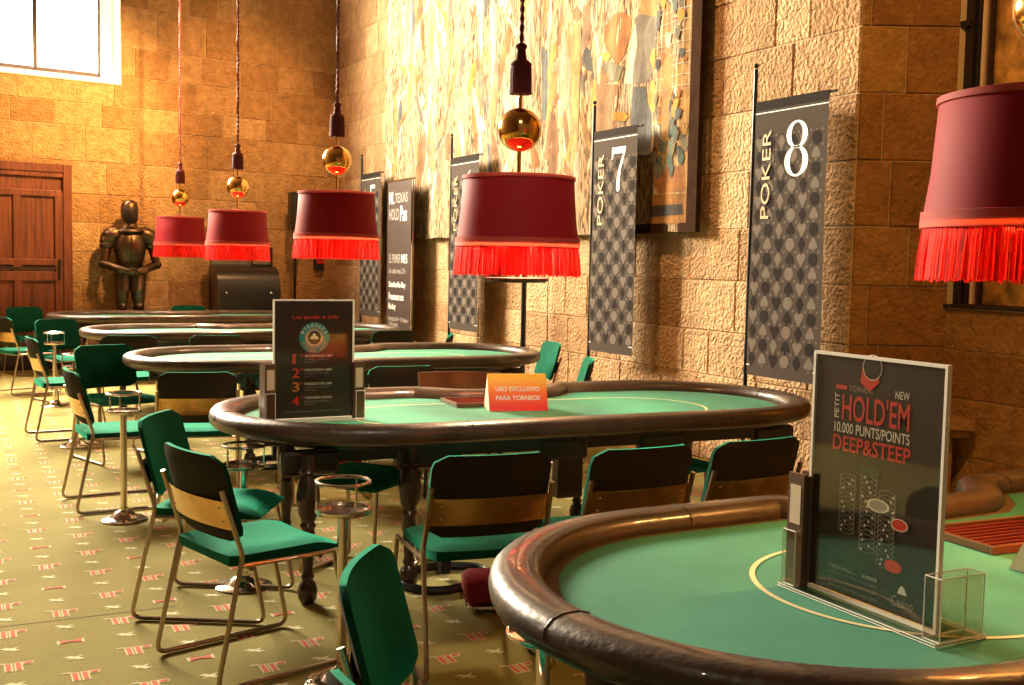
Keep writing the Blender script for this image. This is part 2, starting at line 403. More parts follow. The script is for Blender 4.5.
obj('wall_back', bm, [M_stoneB, M_mortar], kind='structure')
# white plaster lining of the window reveal and its iron frame
bm = new()
slab(bm, WS1-.02, WS1-.001, WZ0+.001, WZ1, -.58, .02, 0); slab(bm, WS0+.001, WS0+.02, WZ0+.001, WZ1, -.58, .02, 0)
slab(bm, WS0+.02, WS1-.02, WZ0+.001, WZ0+.02, -.58, .02, 0)
obj('trim_2', bm, M_plaster, kind='structure')
bm = new()
fs1 = WS1-.20; fz = WZ0+.11
slab(bm, fs1-.035, fs1, fz, WZ1, -.30, -.24, 0)
slab(bm, WS0+.02, fs1, fz, fz+.05, -.30, -.24, 0)
for s in (fs1-.82, fs1-1.64, fs1-2.46): slab(bm, s-.025, s+.025, fz, WZ1, -.30, -.24, 0)
for k in range(3):
    p = bw(fs1-.05, fz+.35+.55*k, -.235); torus(bm, p, .025, .008, 10, 6)
win = obj('window_1', bm, M_iron, kind='structure')
bm = new(); slab(bm, WS0+.02, fs1, fz+.02, WZ1, -.275, -.270, 0); obj('pane', bm, M_acryl, win)
bm = new(); slab(bm, fs1, WS1-.02, WZ0+.02, WZ1, -.36, -.24, 0); slab(bm, WS0+.02, fs1, WZ0+.02, fz, -.36, -.24, 0)
obj('trim_3', bm, M_plaster, kind='structure')
# left and near walls (out of the picture), kept dark to cut the bounced light
bm = new()
box(bm, (-3.3, -3.3, 0), (-3.0, 17, ZC))
M_low_bounce = mat('low_bounce_wall', (.07, .035, .015), .7)
obj('wall_left', bm, M_low_bounce, kind='structure')
bm = new(); box(bm, (-3.3, -3.3, 0), (8, -3.0, ZC)); obj('wall_front', bm, M_low_bounce, kind='structure')

# ------------------------------------------------------------------ poker tables
TL, TW = 1.65, .745
def outline(inset=0., n=144, notch=True, L=TL, W=TW):
    pts = []; s = L-W
    per = 4*s+2*PI*W
    for i in range(n):
        d = per*i/n
        if d < 2*s: p = (s-d, W)
        elif d < 2*s+PI*W: a = PI/2+(d-2*s)/W; p = (-s+W*math.cos(a), W*math.sin(a))
        elif d < 4*s+PI*W: p = (-s+(d-2*s-PI*W), -W)
        else: a = -PI/2+(d-4*s-PI*W)/W; p = (s+W*math.cos(a), W*math.sin(a))
        x, y = p
        if notch and y > .3:
            u = abs(x-.06)
            t = min(1, max(0, (.46-u)/.26)); y -= .20*t*t*(3-2*t)
        pts.append(Vector((x, y, 0)))
    if inset:
        out = []
        for i, p in enumerate(pts):
            t = (pts[(i+1) % n]-pts[i-1]).normalized(); out.append(p+Vector((-t.y, t.x, 0))*inset)
        pts = out
    return pts
def make_table(label, loc, rz=0):
    t = thing('poker_table', label, 'table', loc, rz, 'oval poker tables in a row')
    # padded rail
    bm = new(); c = outline(.068); n = len(c); prof = []
    for k in range(14):
        a = 2*PI*k/14; prof.append((math.copysign(abs(math.cos(a))**.8, math.cos(a))*.068, math.copysign(abs(math.sin(a))**.8, math.sin(a))*.047))
    rings = []
    for i, p in enumerate(c):
        tt = (c[(i+1) % n]-c[i-1]).normalized(); nn = Vector((tt.y, -tt.x, 0))
        rings.append([bm.verts.new(p+nn*a+Vector((0, 0, .735+b))) for a, b in prof])
    for i in range(n):
        seam = i % 18 == 5
        for k in range(14):
            f = bm.faces.new((rings[i][k], rings[(i+1) % n][k], rings[(i+1) % n][(k+1) % 14], rings[i][(k+1) % 14]))
    obj('rail', bm, M_leather, t, True)
    for i in range(5, n, 24):
        p = c[i]; tt = (c[(i+1) % n]-c[i-1]).normalized(); nn = Vector((tt.y, -tt.x, 0)); bm = new()
        tube(bm, [p+nn*a*1.005+Vector((0, 0, .735+b*1.01)) for a, b in prof[:8]], .0022, 5)
        obj('seam', bm, M_darkleather, t)
    # race track and playing surface
    bm = new(); a = outline(.11); b = outline(.185)
    va = [bm.verts.new(p+Vector((0, 0, .722))) for p in a]; vb = [bm.verts.new(p+Vector((0, 0, .728))) for p in b]
    for i in range(n): bm.faces.new((va[i], va[(i+1) % n], vb[(i+1) % n], vb[i]))
    obj('racetrack', bm, M_track, t)
    bm = new(); o = outline(.170); vo = [bm.verts.new(p+Vector((0, 0, .729))) for p in o]; vl = [bm.verts.new(p+Vector((0, 0, .70))) for p in o]
    bm.faces.new(vo); bm.faces.new(vl[::-1])
    for i in range(n): bm.faces.new((vo[i], vl[i], vl[(i+1) % n], vo[(i+1) % n]))
    bmesh.ops.triangulate(bm, faces=[f for f in bm.faces if len(f.verts) > 4])
    obj('felt', bm, M_felt, t)
    bm = new(); a = outline(0, notch=False, L=1.0, W=.385); b = outline(.014, notch=False, L=1.0, W=.385)
    off = Vector((-.01, -.085, .7305))
    va = [bm.verts.new(p+off) for p in a]; vb = [bm.verts.new(p+off) for p in b]
    for i in range(n): bm.faces.new((va[i], va[(i+1) % n], vb[(i+1) % n], vb[i]))
    obj('betting_line', bm, M_cream, t)
    # underframe with brackets
    bm = new(); o = [(p.x, p.y) for p in outline(.16, 96)]
    prism(bm, o, .655, .70); 
    for sy in (-.50, .30):
        box(bm, (-1.28, sy-.02, .60), (1.28, sy+.02, .66))
        for x in (-1.30, -.78, -.05, .50, 1.2): box(bm, (x-.13, sy-.03, .545), (x+.13, sy+.03, .66), bev=.02)
    for sx in (-1.25, 1.25): box(bm, (sx-.02, -.50, .60), (sx+.02, .30, .66))
    obj('underframe', bm, M_darkwood, t)
    for sx, sy in ((-1.33, -.60), (-.84, -.52), (1.25, -.42), (-1.2, .40), (.5, .38), (1.25, .40)):
        bm = new(); prof = [(.0, .0), (.030, .005), (.042, .03), (.044, .06), (.036, .09), (.024, .105), (.030, .12), (.022, .14), (.026, .20), (.034, .29), (.028, .33), (.036, .345), (.028, .36), (.044, .40), (.052, .47), (.046, .53), (.030, .565), (.042, .58), (.030, .60), (.030, .655)]
        lathe(bm, prof, 16); lp = obj('leg', bm, M_darkwood, t, True, loc=(sx, sy, 0))
    for sx, sy in ((-.64, -.45), (.02, -.42), (.85, .1)):
        bm = new(); box(bm, (-.07, -.035, .34), (.07, .035, .656), bev=.008); obj('panel_support', bm, M_darkwood, t, loc=(sx, sy, 0))
    bm = new(); tube(bm, fillet([(-.92, -.43, .02), (-.80, -.72, .02), (-.48, -.62, .02), (-.40, -.40, .02), (-.64, -.28, .02)], .16, 6, True), .020, 8, closed=True)
    obj('foot_ring', bm, M_black, t, True)
    bm = new(); box(bm, (-.665, -.475, .03), (-.615, -.425, .34)); obj('post', bm, M_black, t)
    return t
TX = 2.73; TY = {5: 1.985, 4: 5.10, 3: 8.28, 2: 11.35, 1: 14.25}
t5 = make_table('oval poker table nearest the viewer, brown leather rail, in the right foreground', (TX-.015, TY[5], 0))
dup(t5, (TX+.01, TY[4], 0), math.radians(-3), 'oval poker table behind the nearest one, with the orange notice standing on it')
dup(t5, (TX+.05, TY[3], 0), math.radians(-2), 'middle oval poker table of the five, just behind the one with the orange notice')
dup(t5, (TX+.06, TY[2], 0), 0, 'oval poker table second from the far stone wall')
dup(t5, (TX-.02, TY[1], 0), 0, 'farthest oval poker table, in front of the wooden door and the armour')

# ------------------------------------------------------------------ chairs
def make_chair(label, loc, rz, group='green upholstered tubular chairs'):
    t = thing('casino_chair', label, 'chair', loc, rz, group)
    r = .0095
    for s in (-1, 1):
        xx = .235*s; bm = new()
        pts = [(xx*.97, -.262, .705), (xx*.99, -.195, .50), (xx, -.185, .465), (xx*1.03, -.285, .0105), (xx*1.03, .275, .0105), (xx, .185, .425)]
        tube(bm, fillet(pts, .045, 4), r, 8)
        tube(bm, [(xx, -.190, .432), (xx, .19, .425)], r*.85, 8)
        obj('sled_leg', bm, M_tube, t, True)
    for yy, zz in ((.13, .415), (-.15, .415)):
        bm = new(); tube(bm, [(-.235, yy, zz), (.235, yy, zz)], .008, 8); obj('cross_bar', bm, M_tube, t, True)
    # seat: cushion with rounded front edge
    bm = new(); NX, NY = 12, 12; top = []; bot = []
    for j in range(NY+1):
        v = j/NY; row = []; rb = []
        for i in range(NX+1):
            u = i/NX*2-1; y = -.215+.455*v
            hw = .212*(1-.10*max(0, (abs(v-.5)*2-.75))/.25*.8)
            e = max(abs(u), abs(v-.5)*2)
            z = .478-.022*max(0, e-.75)/.25*(1)-.012*(1-u*u)*math.sin(v*PI) - .028*max(0, v-.78)/.22 + .006*u*u
            row.append(bm.verts.new((u*hw, y, z))); rb.append(bm.verts.new((u*hw*.98, y*.98, .424)))
        top.append(row); bot.append(rb)
    for j in range(NY):
        for i in range(NX):
            bm.faces.new((top[j][i], top[j][i+1], top[j+1][i+1], top[j+1][i])); bm.faces.new((bot[j][i], bot[j+1][i], bot[j+1][i+1], bot[j][i+1]))
    for i in range(NX):
        bm.faces.new((top[0][i+1], top[0][i], bot[0][i], bot[0][i+1])); bm.faces.new((top[NY][i], top[NY][i+1], bot[NY][i+1], bot[NY][i]))
        bm.faces.new((top[i][0], top[i+1][0], bot[i+1][0], bot[i][0])); bm.faces.new((top[i+1][NX], top[i][NX], bot[i][NX], bot[i+1][NX]))
    obj('seat', bm, M_green, t, True)
    # backrest: curved panel with rounded corners
    def panel(y0, z0, z1, hw, th, rc, nm, m, yb=0, rb=None, rear=0):
        bm = new(); N = 16; K = 12; fr = []; bk = []
        rb = rc if rb is None else rb
        for j in range(K+1):
            v = j/K; z = z0+(z1-z0)*v
            w = hw
            if z1-z < rc: w = hw-rc+math.sqrt(max(0, rc*rc-(rc-(z1-z))**2))
            if z-z0 < rb: w = min(w, hw-rb+math.sqrt(max(0, rb*rb-(rb-(z-z0))**2)))
            a = []; b = []
            for i in range(N+1):
                u = i/N*2-1; x = u*w; lean = -.27*(z-.50); curv = .034*(x/hw)**2-.020
                zz = z - .010*(1-u*u)*(-1 if v > .5 else 1)*0
                ee = max(abs(u)**4, (abs(v-.5)*2)**6)
                a.append(bm.verts.new((x, y0+lean+curv+th/2*(1-.6*ee)+yb, zz))); b.append(bm.verts.new((x, y0+lean+curv-th/2*(1-.6*ee)+yb, zz)))
            fr.append(a); bk.append(b)
        for j in range(K):
            for i in range(N):
                bm.faces.new((fr[j][i+1], fr[j][i], fr[j+1][i], fr[j+1][i+1])); bm.faces.new((bk[j][i], bk[j][i+1], bk[j+1][i+1], bk[j+1][i])).material_index = rear
            bm.faces.new((fr[j][0], bk[j][0], bk[j+1][0], fr[j+1][0])); bm.faces.new((bk[j][N], fr[j][N], fr[j+1][N], bk[j+1][N]))
        for i in range(N):
            bm.faces.new((bk[0][i], fr[0][i], fr[0][i+1], bk[0][i+1])); bm.faces.new((fr[K][i], bk[K][i], bk[K][i+1], fr[K][i+1]))
        return obj(nm, bm, m, t, True)
    panel(-.185, .508, .818, .227, .042, .055, 'backrest', [M_green, M_backcloth], rear=1)
    pl = panel(-.185, .558, .660, .234, .005, .006, 'back_plate', M_brass, yb=-.0265)
    for x in (-.185, .185):
        for z in (.583, .634):
            bm = new(); bmesh.ops.create_uvsphere(bm, u_segments=8, v_segments=6, radius=.006)
            obj('screw', bm, M_chrome, pl, True, loc=(x, -.185-.27*(z-.5)+.034*(x/.222)**2-.020-.0295, z))
    return t
CH = [  # back mid x, y (top of the backrest), facing angle from +Y in degrees, label
 (1.73, 3.47, -7, 'green chair seen from behind at the second table, leftmost of its front row of three'),
 (2.33, 3.40, 0, 'green chair seen from behind at the second table, middle of its front row of three'),
 (2.88, 3.40, 3, 'green chair seen from behind at the second table, right one of its front row'),
 (.755, 3.95, -75, 'large green chair in left foreground showing brass back plate and whole bright seat'),
 (.79, 4.85, -120, 'green chair turned to the viewer, just behind the large left foreground chair'),
 (.82, 2.31, -122, 'green chair back cut by the bottom edge, left of the near table'),
 (.60, 1.55, -78, 'green chair of which only a bright back corner shows at the bottom edge'),
 (1.31, 6.57, -12, 'green chair from behind with brass plate, left of the round logo poster'),
 (.64, 6.90, -86, 'green chair in side view left of the middle table, beside a tall chrome stand'),
 (1.04, 8.72, -162, 'green chair facing the viewer tucked at the left end of the middle table'),
 (.60, 9.62, -84, 'slim side view green chair at the left end of the second farthest table'),
 (1.0, 12.25, -158, 'green chair facing the viewer at the left end of the second farthest table'),
 (.50, 12.75, -66, 'green chair at the far left edge, before the wooden door'),
 (.86, 15.02, -160, 'green chair facing the viewer in front of the door, at the farthest table'),
 (1.37, 9.72, -8, 'green chair back below the second farthest table rail, left of two'),
 (2.08, 9.62, -8, 'green chair back below the second farthest table rail, right of two'),
 (2.10, 6.45, -6, 'green chair before the middle table, just right of the round logo poster'),
 (2.62, 6.60, -6, 'green chair before the middle table, just left of the brown dealer chair'),
 (4.12, 6.76, 64, 'green chair seen edge on between banner 7 and the orange notice'),
 (4.66, 8.25, 80, 'dark chair edge at right end of the middle table'),
 (3.86, 9.97, 4, 'green chair top seen over the middle table, below the white lettered banner'),
 (4.19, 9.38, 64, 'green chair corner seen over the middle table, right of the white lettered banner'),
 (3.22, 3.06, 178, 'green chair behind the near table, half hidden by the large poster stand'),
 (2.95, 15.42, 176, 'dark chair top behind the farthest table, between armour and black terminal'),
]
first = None
for (x, y, a, lab) in CH:
    th = math.radians(a); f = Vector((-math.sin(th), math.cos(th), 0)); p = Vector((x, y, 0))+f*.272
    if first is None: first = make_chair(lab, p, th)
    else: dup(first, p, th, lab)
# green stools pushed below the second table
def make_stool(label, loc, rz):
    t = thing('padded_stool', label, 'stool', loc, rz, 'green stools under the second table')
    bm = new(); c = new()
    box(bm, (-.22, -.22, .435), (.22, .22, .485), bev=.024); obj('seat', bm, M_green, t, True)
    for s in (-1, 1):
        b2 = new(); tube(b2, fillet([(.19*s, -.17, .43), (.20*s, -.21, .0105), (.20*s, .21, .0105), (.19*s, .17, .43)], .04, 4), .0095, 8); obj('sled_leg', b2, M_tube, t, True)
    c.free()
    return t
st = make_stool('dark green seat pushed under the second table, behind the ring topped chrome stand', (1.76, 4.96, 0), math.radians(-52))
dup(st, (3.30, 4.72, 0), math.radians(8), 'green seat under the second table, seen between two chair backs')
# brown low-backed dealer chair
t = thing('dealer_chair', 'brown low backed dealer chair behind the orange notice', 'chair', (2.83, 6.12, 0), math.radians(165))
bm = new(); N = 14; A = []; B = []
for i in range(N+1):
    a = -1+2*i/N; x = .25*a; y = -.22+.07*a*a
    A.append([bm.verts.new((x, y, .46)), bm.verts.new((x*1.06, y-.03, .80))]); B.append([bm.verts.new((x*.97, y+.018, .46)), bm.verts.new((x*1.03, y-.012, .80))])
for i in range(N):
    bm.faces.new((A[i][0], A[i+1][0], A[i+1][1], A[i][1])); bm.faces.new((B[i+1][0], B[i][0], B[i][1], B[i+1][1]))
    bm.faces.new((A[i][1], A[i+1][1], B[i+1][1], B[i][1])); bm.faces.new((A[i+1][0], A[i][0], B[i][0], B[i+1][0]))
for e in (0, N): bm.faces.new((A[e][0], A[e][1], B[e][1], B[e][0]))
M_brownlea = mat('tan_brown_leather', (.16, .06, .02), .3, bump=.1, bscale=40, coat=.2)
obj('backrest', bm, M_brownlea, t, True)
bm = new(); box(bm, (-.23, -.20, .42), (.23, .24, .48), bev=.02); obj('seat', bm, M_brownlea, t, True)
for sx, sy in ((-.19, -.17), (.19, -.17), (-.19, .2), (.19, .2)):
    bm = new(); tube(bm, [(sx, sy, .425), (sx*1.1, sy*1.1, 0)], [.014, .010], 8); obj('leg', bm, M_darkwood, t, True)
# low red cushions on the carpet below the tables
def make_cushion(label, loc, rz):
    t = thing('red_footstool', label, 'footstool', loc, rz, 'red footstools')
    bm = new(); box(bm, (-.17, -.13, .035), (.17, .13, .135), bev=.03); obj('cushion', bm, M_red, t, True)
    bm = new(); tube(bm, fillet([(-.15, -.12, .022), (.15, -.12, .022), (.15, .12, .022), (-.15, .12, .022)], .04, 4, True), .012, 8, closed=True)
    for x, y in ((-.13, -.115), (.13, -.115), (.13, .115), (-.13, .115)): tube(bm, [(x, y, 0), (x, y, .02)], .010, 6)
    obj('base', bm, M_chrome, t, True); return t
ft = make_cushion('red upholstered low footstool on the carpet, beside the near table rail', (2.15, 4.22, 0), math.radians(-20))
dup(ft, (2.48, 7.55, 0), 0, 'red low footstool on the carpet, seen far under the second table')

# ------------------------------------------------------------------ chrome drink stands
def make_stand(label, loc, rz=0):
    t = thing('drink_stand', label, 'stand', loc, rz, 'chrome drink stands beside the tables')
    bm = new(); lathe(bm, [(0, 0), (.125, 0), (.128, .006), (.120, .012), (.075, .018), (.066, .030), (.052, .046), (.030, .056), (.022, .060), (.022, .075)], 36); obj('base', bm, M_chrome, t, True)
    bm = new(); lathe(bm, [(.0185, .05), (.0185, .605)], 18); obj('pole', bm, M_chrome, t, True)
    bm = new(); lathe(bm, [(0, .600), (.030, .600), (.094, .610), (.098, .618), (.096, .630), (.090, .630), (.088, .618), (0, .616)], 36); obj('tray', bm, M_chrome, t, True)
    bm = new(); torus(bm, (0, 0, .722), .094, .0065, 40, 8)
    for k in range(3):
        a = 2*PI*k/3+.7; tube(bm, [(.092*math.cos(a), .092*math.sin(a), .622), (.093*math.cos(a), .093*math.sin(a), .722)], .0045, 6)
    obj('cup_ring', bm, M_chrome, t, True)
    return t
s0 = make_stand('chrome stand in front of the second table, ring top by the foreground seats', (1.228, 3.651, 0))
dup(s0, (1.19, 4.93, 0), .8, 'chrome stand under the left end of the second table, domed base behind the large chair').scale = (1, 1, .9)
dup(s0, (.878, 6.451, 0), 1.6, 'tall clear chrome stand left of the second table, round base on open carpet')
dup(s0, (.887, 9.111, 0), .3, 'chrome stand between the side view chairs of the middle table')
dup(s0, (.938, 11.591, 0), 1.1, 'farthest chrome stand, its pole below the chair near the wooden door')
dup(s0, (1.34, 2.39, 0), .9, 'chrome stand under the left end of the nearest table, at the bottom edge').scale = (1, 1, .9)

# ------------------------------------------------------------------ hanging lamps
def make_lamp(label, loc, rz=0):
    t = thing('pendant_lamp', label, 'lamp', loc, rz, 'red fringed hanging lamps')     # origin: centre of the fringe's lower edge
    bm = new(); lathe(bm, [(.318, .165), (.300, .300), (.287, .492), (.284, .497), (.278, .492), (.291, .30), (.309, .165)], 56, mis=[0, 0, 0, 1, 1, 1])
    obj('shade', bm, [M_shade, M_inner], t, True)
    bm = new(); lathe(bm, [(.289, .484), (.294, .486), (.294, .504), (.286, .506)], 56); lathe(bm, [(.302, .141), (.325, .143), (.323, .188), (.312, .190)], 56); obj('braid', bm, M_trim, t, True)
    bm = new(); lathe(bm, [(.286, .490), (.03, .520)], 40); obj('shade_top', bm, M_shade, t, True)
    bm = new(); n = 300; rnd = random.Random(2)
    for k in range(2*n):
        ro = 0 if k < n else -.012
        a = 2*PI*(k+(.5 if ro else 0))/n; da = 2*PI/n*.72; zb = rnd.uniform(-.006, .008); dr = rnd.uniform(-.004, .004); sw = rnd.uniform(-.5, .5)*da
        P = []
        for z, r in ((.150, .316+ro), (.075, .324+dr+ro), (zb, .330+dr+ro)):
            for q in (-.5, .5): P.append(bm.verts.new((r*math.cos(a+q*da+(sw if z < .1 else 0)), r*math.sin(a+q*da+(sw if z < .1 else 0)), z)))
            P.append(bm.verts.new(((r-.005)*math.cos(a), (r-.005)*math.sin(a), z)))
        for q in (0, 3):
            for i, j in ((0, 1), (1, 2), (2, 0)): bm.faces.new((P[q+i], P[q+j], P[q+j+3], P[q+i+3])).material_index = rnd.choice((0, 0, 1)) if not ro else 1
    obj('fringe', bm, [M_fringe, M_fringe2], t)
    bm = new(); tube(bm, [(0, 0, .50), (0, 0, .96)], .011, 10); obj('rod', bm, M_gold, t, True)
    bm = new(); bmesh.ops.create_uvsphere(bm, u_segments=40, v_segments=24, radius=.112); obj('brass_ball', bm, M_gold, t, True, loc=(0, 0, .745))
    bm = new(); lathe(bm, [(0, .93), (.050, .93), (.053, .95), (.050, 1.06), (.056, 1.075), (.050, 1.085), (.030, 1.10), (.022, 1.15), (.032, 1.165), (.022, 1.18), (0, 1.18)], 28)
    for k in range(26):
        a = 2*PI*k/26; tube(bm, [(.050*math.cos(a), .050*math.sin(a), 1.06), (.053*math.cos(a), .053*math.sin(a), .925)], .0055, 5)
    obj('tassel', bm, M_tassel, t, True)
    bm = new(); L = 1.17; top = ZC-loc[2]
    for s in (0, 1):
        tube(bm, [(.0062*math.cos(i*.9+s*PI), .0062*math.sin(i*.9+s*PI), L+(top-L)*i/260) for i in range(261)], .0078, 6)
    obj('cord', bm, M_cord, t, True)
    bm = new(); bmesh.ops.create_uvsphere(bm, u_segments=16, v_segments=12, radius=.045); obj('bulb', bm, M_bulb, t, True, loc=(0, 0, .40))
    return t
LP = [(2.69, 2.035, 1.475, 'red fringed lamp cut by the right edge, largest and nearest'),
      (2.64, 5.08, 1.435, 'red fringed lamp in the picture centre, hanging before the tapestry'),
      (2.67, 8.15, 1.50, 'middle red fringed lamp of the five, hanging above the round logo poster'),
      (2.68, 11.4, 1.465, 'red fringed lamp, second from the left, in front of the far wall'),
      (2.65, 14.35, 1.48, 'leftmost and smallest red fringed lamp, beside the armour')]
l0 = None
for x, y, z, lab in LP:
    if l0 is None: l0 = make_lamp(lab, (x, y, z))
    else: lx = dup(l0, (x, y, z), 0, lab)
    if y == 5.08:
        bm = new(); lathe(bm, [(0, -.042), (.15, -.038), (.165, -.028), (.165, -.016), (0, -.012)], 36); tube(bm, [(0, 0, -.02), (0, 0, .16)], .01, 8)
        obj('diffuser_disc', bm, M_blackplastic, lx, True)
    li = bpy.data.lights.new('lamp_light', 'POINT'); li.energy = {2.035: 42, 5.08: 100, 8.15: 110, 11.4: 60, 14.35: 45}[y]; li.color = (1, .60, .16) if y < 3 else (1, .80, .50); li.shadow_soft_size = .06
    lo = bpy.data.objects.new('lamp_light', li); C.objects.link(lo); lo.location = (x, y, z+.27)

# ------------------------------------------------------------------ tapestry on the right wall
def tap_mat(name):
    m, t, b = nt(name); N = t.nodes.new; L = t.links.new
    tc = N('ShaderNodeTexCoord'); mp = N('ShaderNodeMapping'); mp.inputs['Scale'].default_value = (1, 4.6, .75); L(tc.outputs['Object'], mp.inputs[0])
    n = N('ShaderNodeTexNoise'); n.inputs['Scale'].default_value = 1.5; n.inputs['Detail'].default_value = 7; n.inputs['Distortion'].default_value = 1.6; n.inputs['Roughness'].default_value = .62; L(mp.outputs[0], n.inputs['Vector'])
    r = N('ShaderNodeValToRGB'); cr = r.color_ramp
    cols = [(0.25, (0.093, 0.093, 0.087)), (0.35, (0.174, 0.093, 0.043)), (0.42, (0.372, 0.236, 0.124)), (0.48, (0.459, 0.360, 0.236)), (0.53, (0.372, 0.211, 0.081)), (0.59, (0.484, 0.397, 0.273)), (0.65, (0.211, 0.167, 0.124)), (0.74, (0.285, 0.130, 0.043))]
    cr.elements[0].position = cols[0][0]; cr.elements[0].color = (*cols[0][1], 1); cr.elements[1].position = cols[-1][0]; cr.elements[1].color = (*cols[-1][1], 1)
    for p, c in cols[1:-1]: cr.elements.new(p).color = (*c, 1)
    L(n.outputs['Fac'], r.inputs['Fac'])
    n2 = N('ShaderNodeTexNoise'); n2.inputs['Scale'].default_value = 13; n2.inputs['Detail'].default_value = 4; L(mp.outputs[0], n2.inputs['Vector'])
    r2 = N('ShaderNodeValToRGB'); r2.color_ramp.elements[0].position = .40; r2.color_ramp.elements[0].color = (.22, .15, .10, 1); r2.color_ramp.elements[1].position = .5; r2.color_ramp.elements[1].color = (1.05, 1.05, 1.05, 1); L(n2.outputs['Fac'], r2.inputs['Fac'])
    mx = N('ShaderNodeMixRGB'); mx.blend_type = 'MULTIPLY'; mx.inputs[0].default_value = 1.0; L(r.outputs[0], mx.inputs[1]); L(r2.outputs[0], mx.inputs[2]); L(mx.outputs[0], b.inputs['Base Color'])
    b.inputs['Roughness'].default_value = .9
    bp = N('ShaderNodeBump'); bp.inputs['Strength'].default_value = .6; bp.inputs['Distance'].default_value = .03; L(n.outputs['Fac'], bp.inputs['Height']); L(bp.outputs[0], b.inputs['Normal'])
    return m
def woven(name, col): return mat(name, col, .9, bump=.35, bscale=50, var=.35, vscale=7)
PAL = {'ochre': (.60, .34, .11), 'rust': (.50, .20, .05), 'grey': (.26, .22, .17), 'cream': (.86, .76, .56), 'slate': (.14, .15, .15), 'moss': (.27, .24, .15), 'brown': (.36, .18, .07), 'pink': (.56, .37, .24), 'teal': (.12, .20, .17), 'gold': (.78, .44, .08), 'red': (.36, .06, .03), 'amber': (.45, .19, .035), 'dark': (.06, .05, .045)}
PAL = {k: tuple(c*.55 for c in v) for k, v in PAL.items()}
PK = list(PAL)
XT = 5.185
tp = thing('tapestry', 'huge old figured tapestry covering the upper right wall, cream and brown weave', 'tapestry', (XT, 10.3, 1.76))
def TP(y, z, k=0): return Vector((-.004-.0016*k-fold(y), y-10.3, z-1.76))
def fold(y): return .030+.016*math.sin(y*8.0+.5*math.sin(y*3))+.009*math.sin(y*21+1)
bm = new(); ny = 150; ys = [6.93+(13.72-6.93)*i/ny for i in range(ny+1)]
rowb = [bm.verts.new(TP(y, 1.765+.006*math.sin(y*7))) for y in ys]; rowt = [bm.verts.new(TP(y, 6.0)) for y in ys]
rb2 = [bm.verts.new(TP(y, 1.765+.006*math.sin(y*7), -6)) for y in ys]
for i in range(ny): bm.faces.new((rowb[i+1], rowb[i], rowt[i], rowt[i+1])); bm.faces.new((rb2[i+1], rb2[i], rowb[i], rowb[i+1]))
bm.faces.new((rowb[0], rb2[0], rowt[0]))
def patch(bm, pts, mi, k):
    f = bm.faces.new([bm.verts.new((0, y, z)) for y, z in pts]); f.material_index = mi
    return f
tb = new()
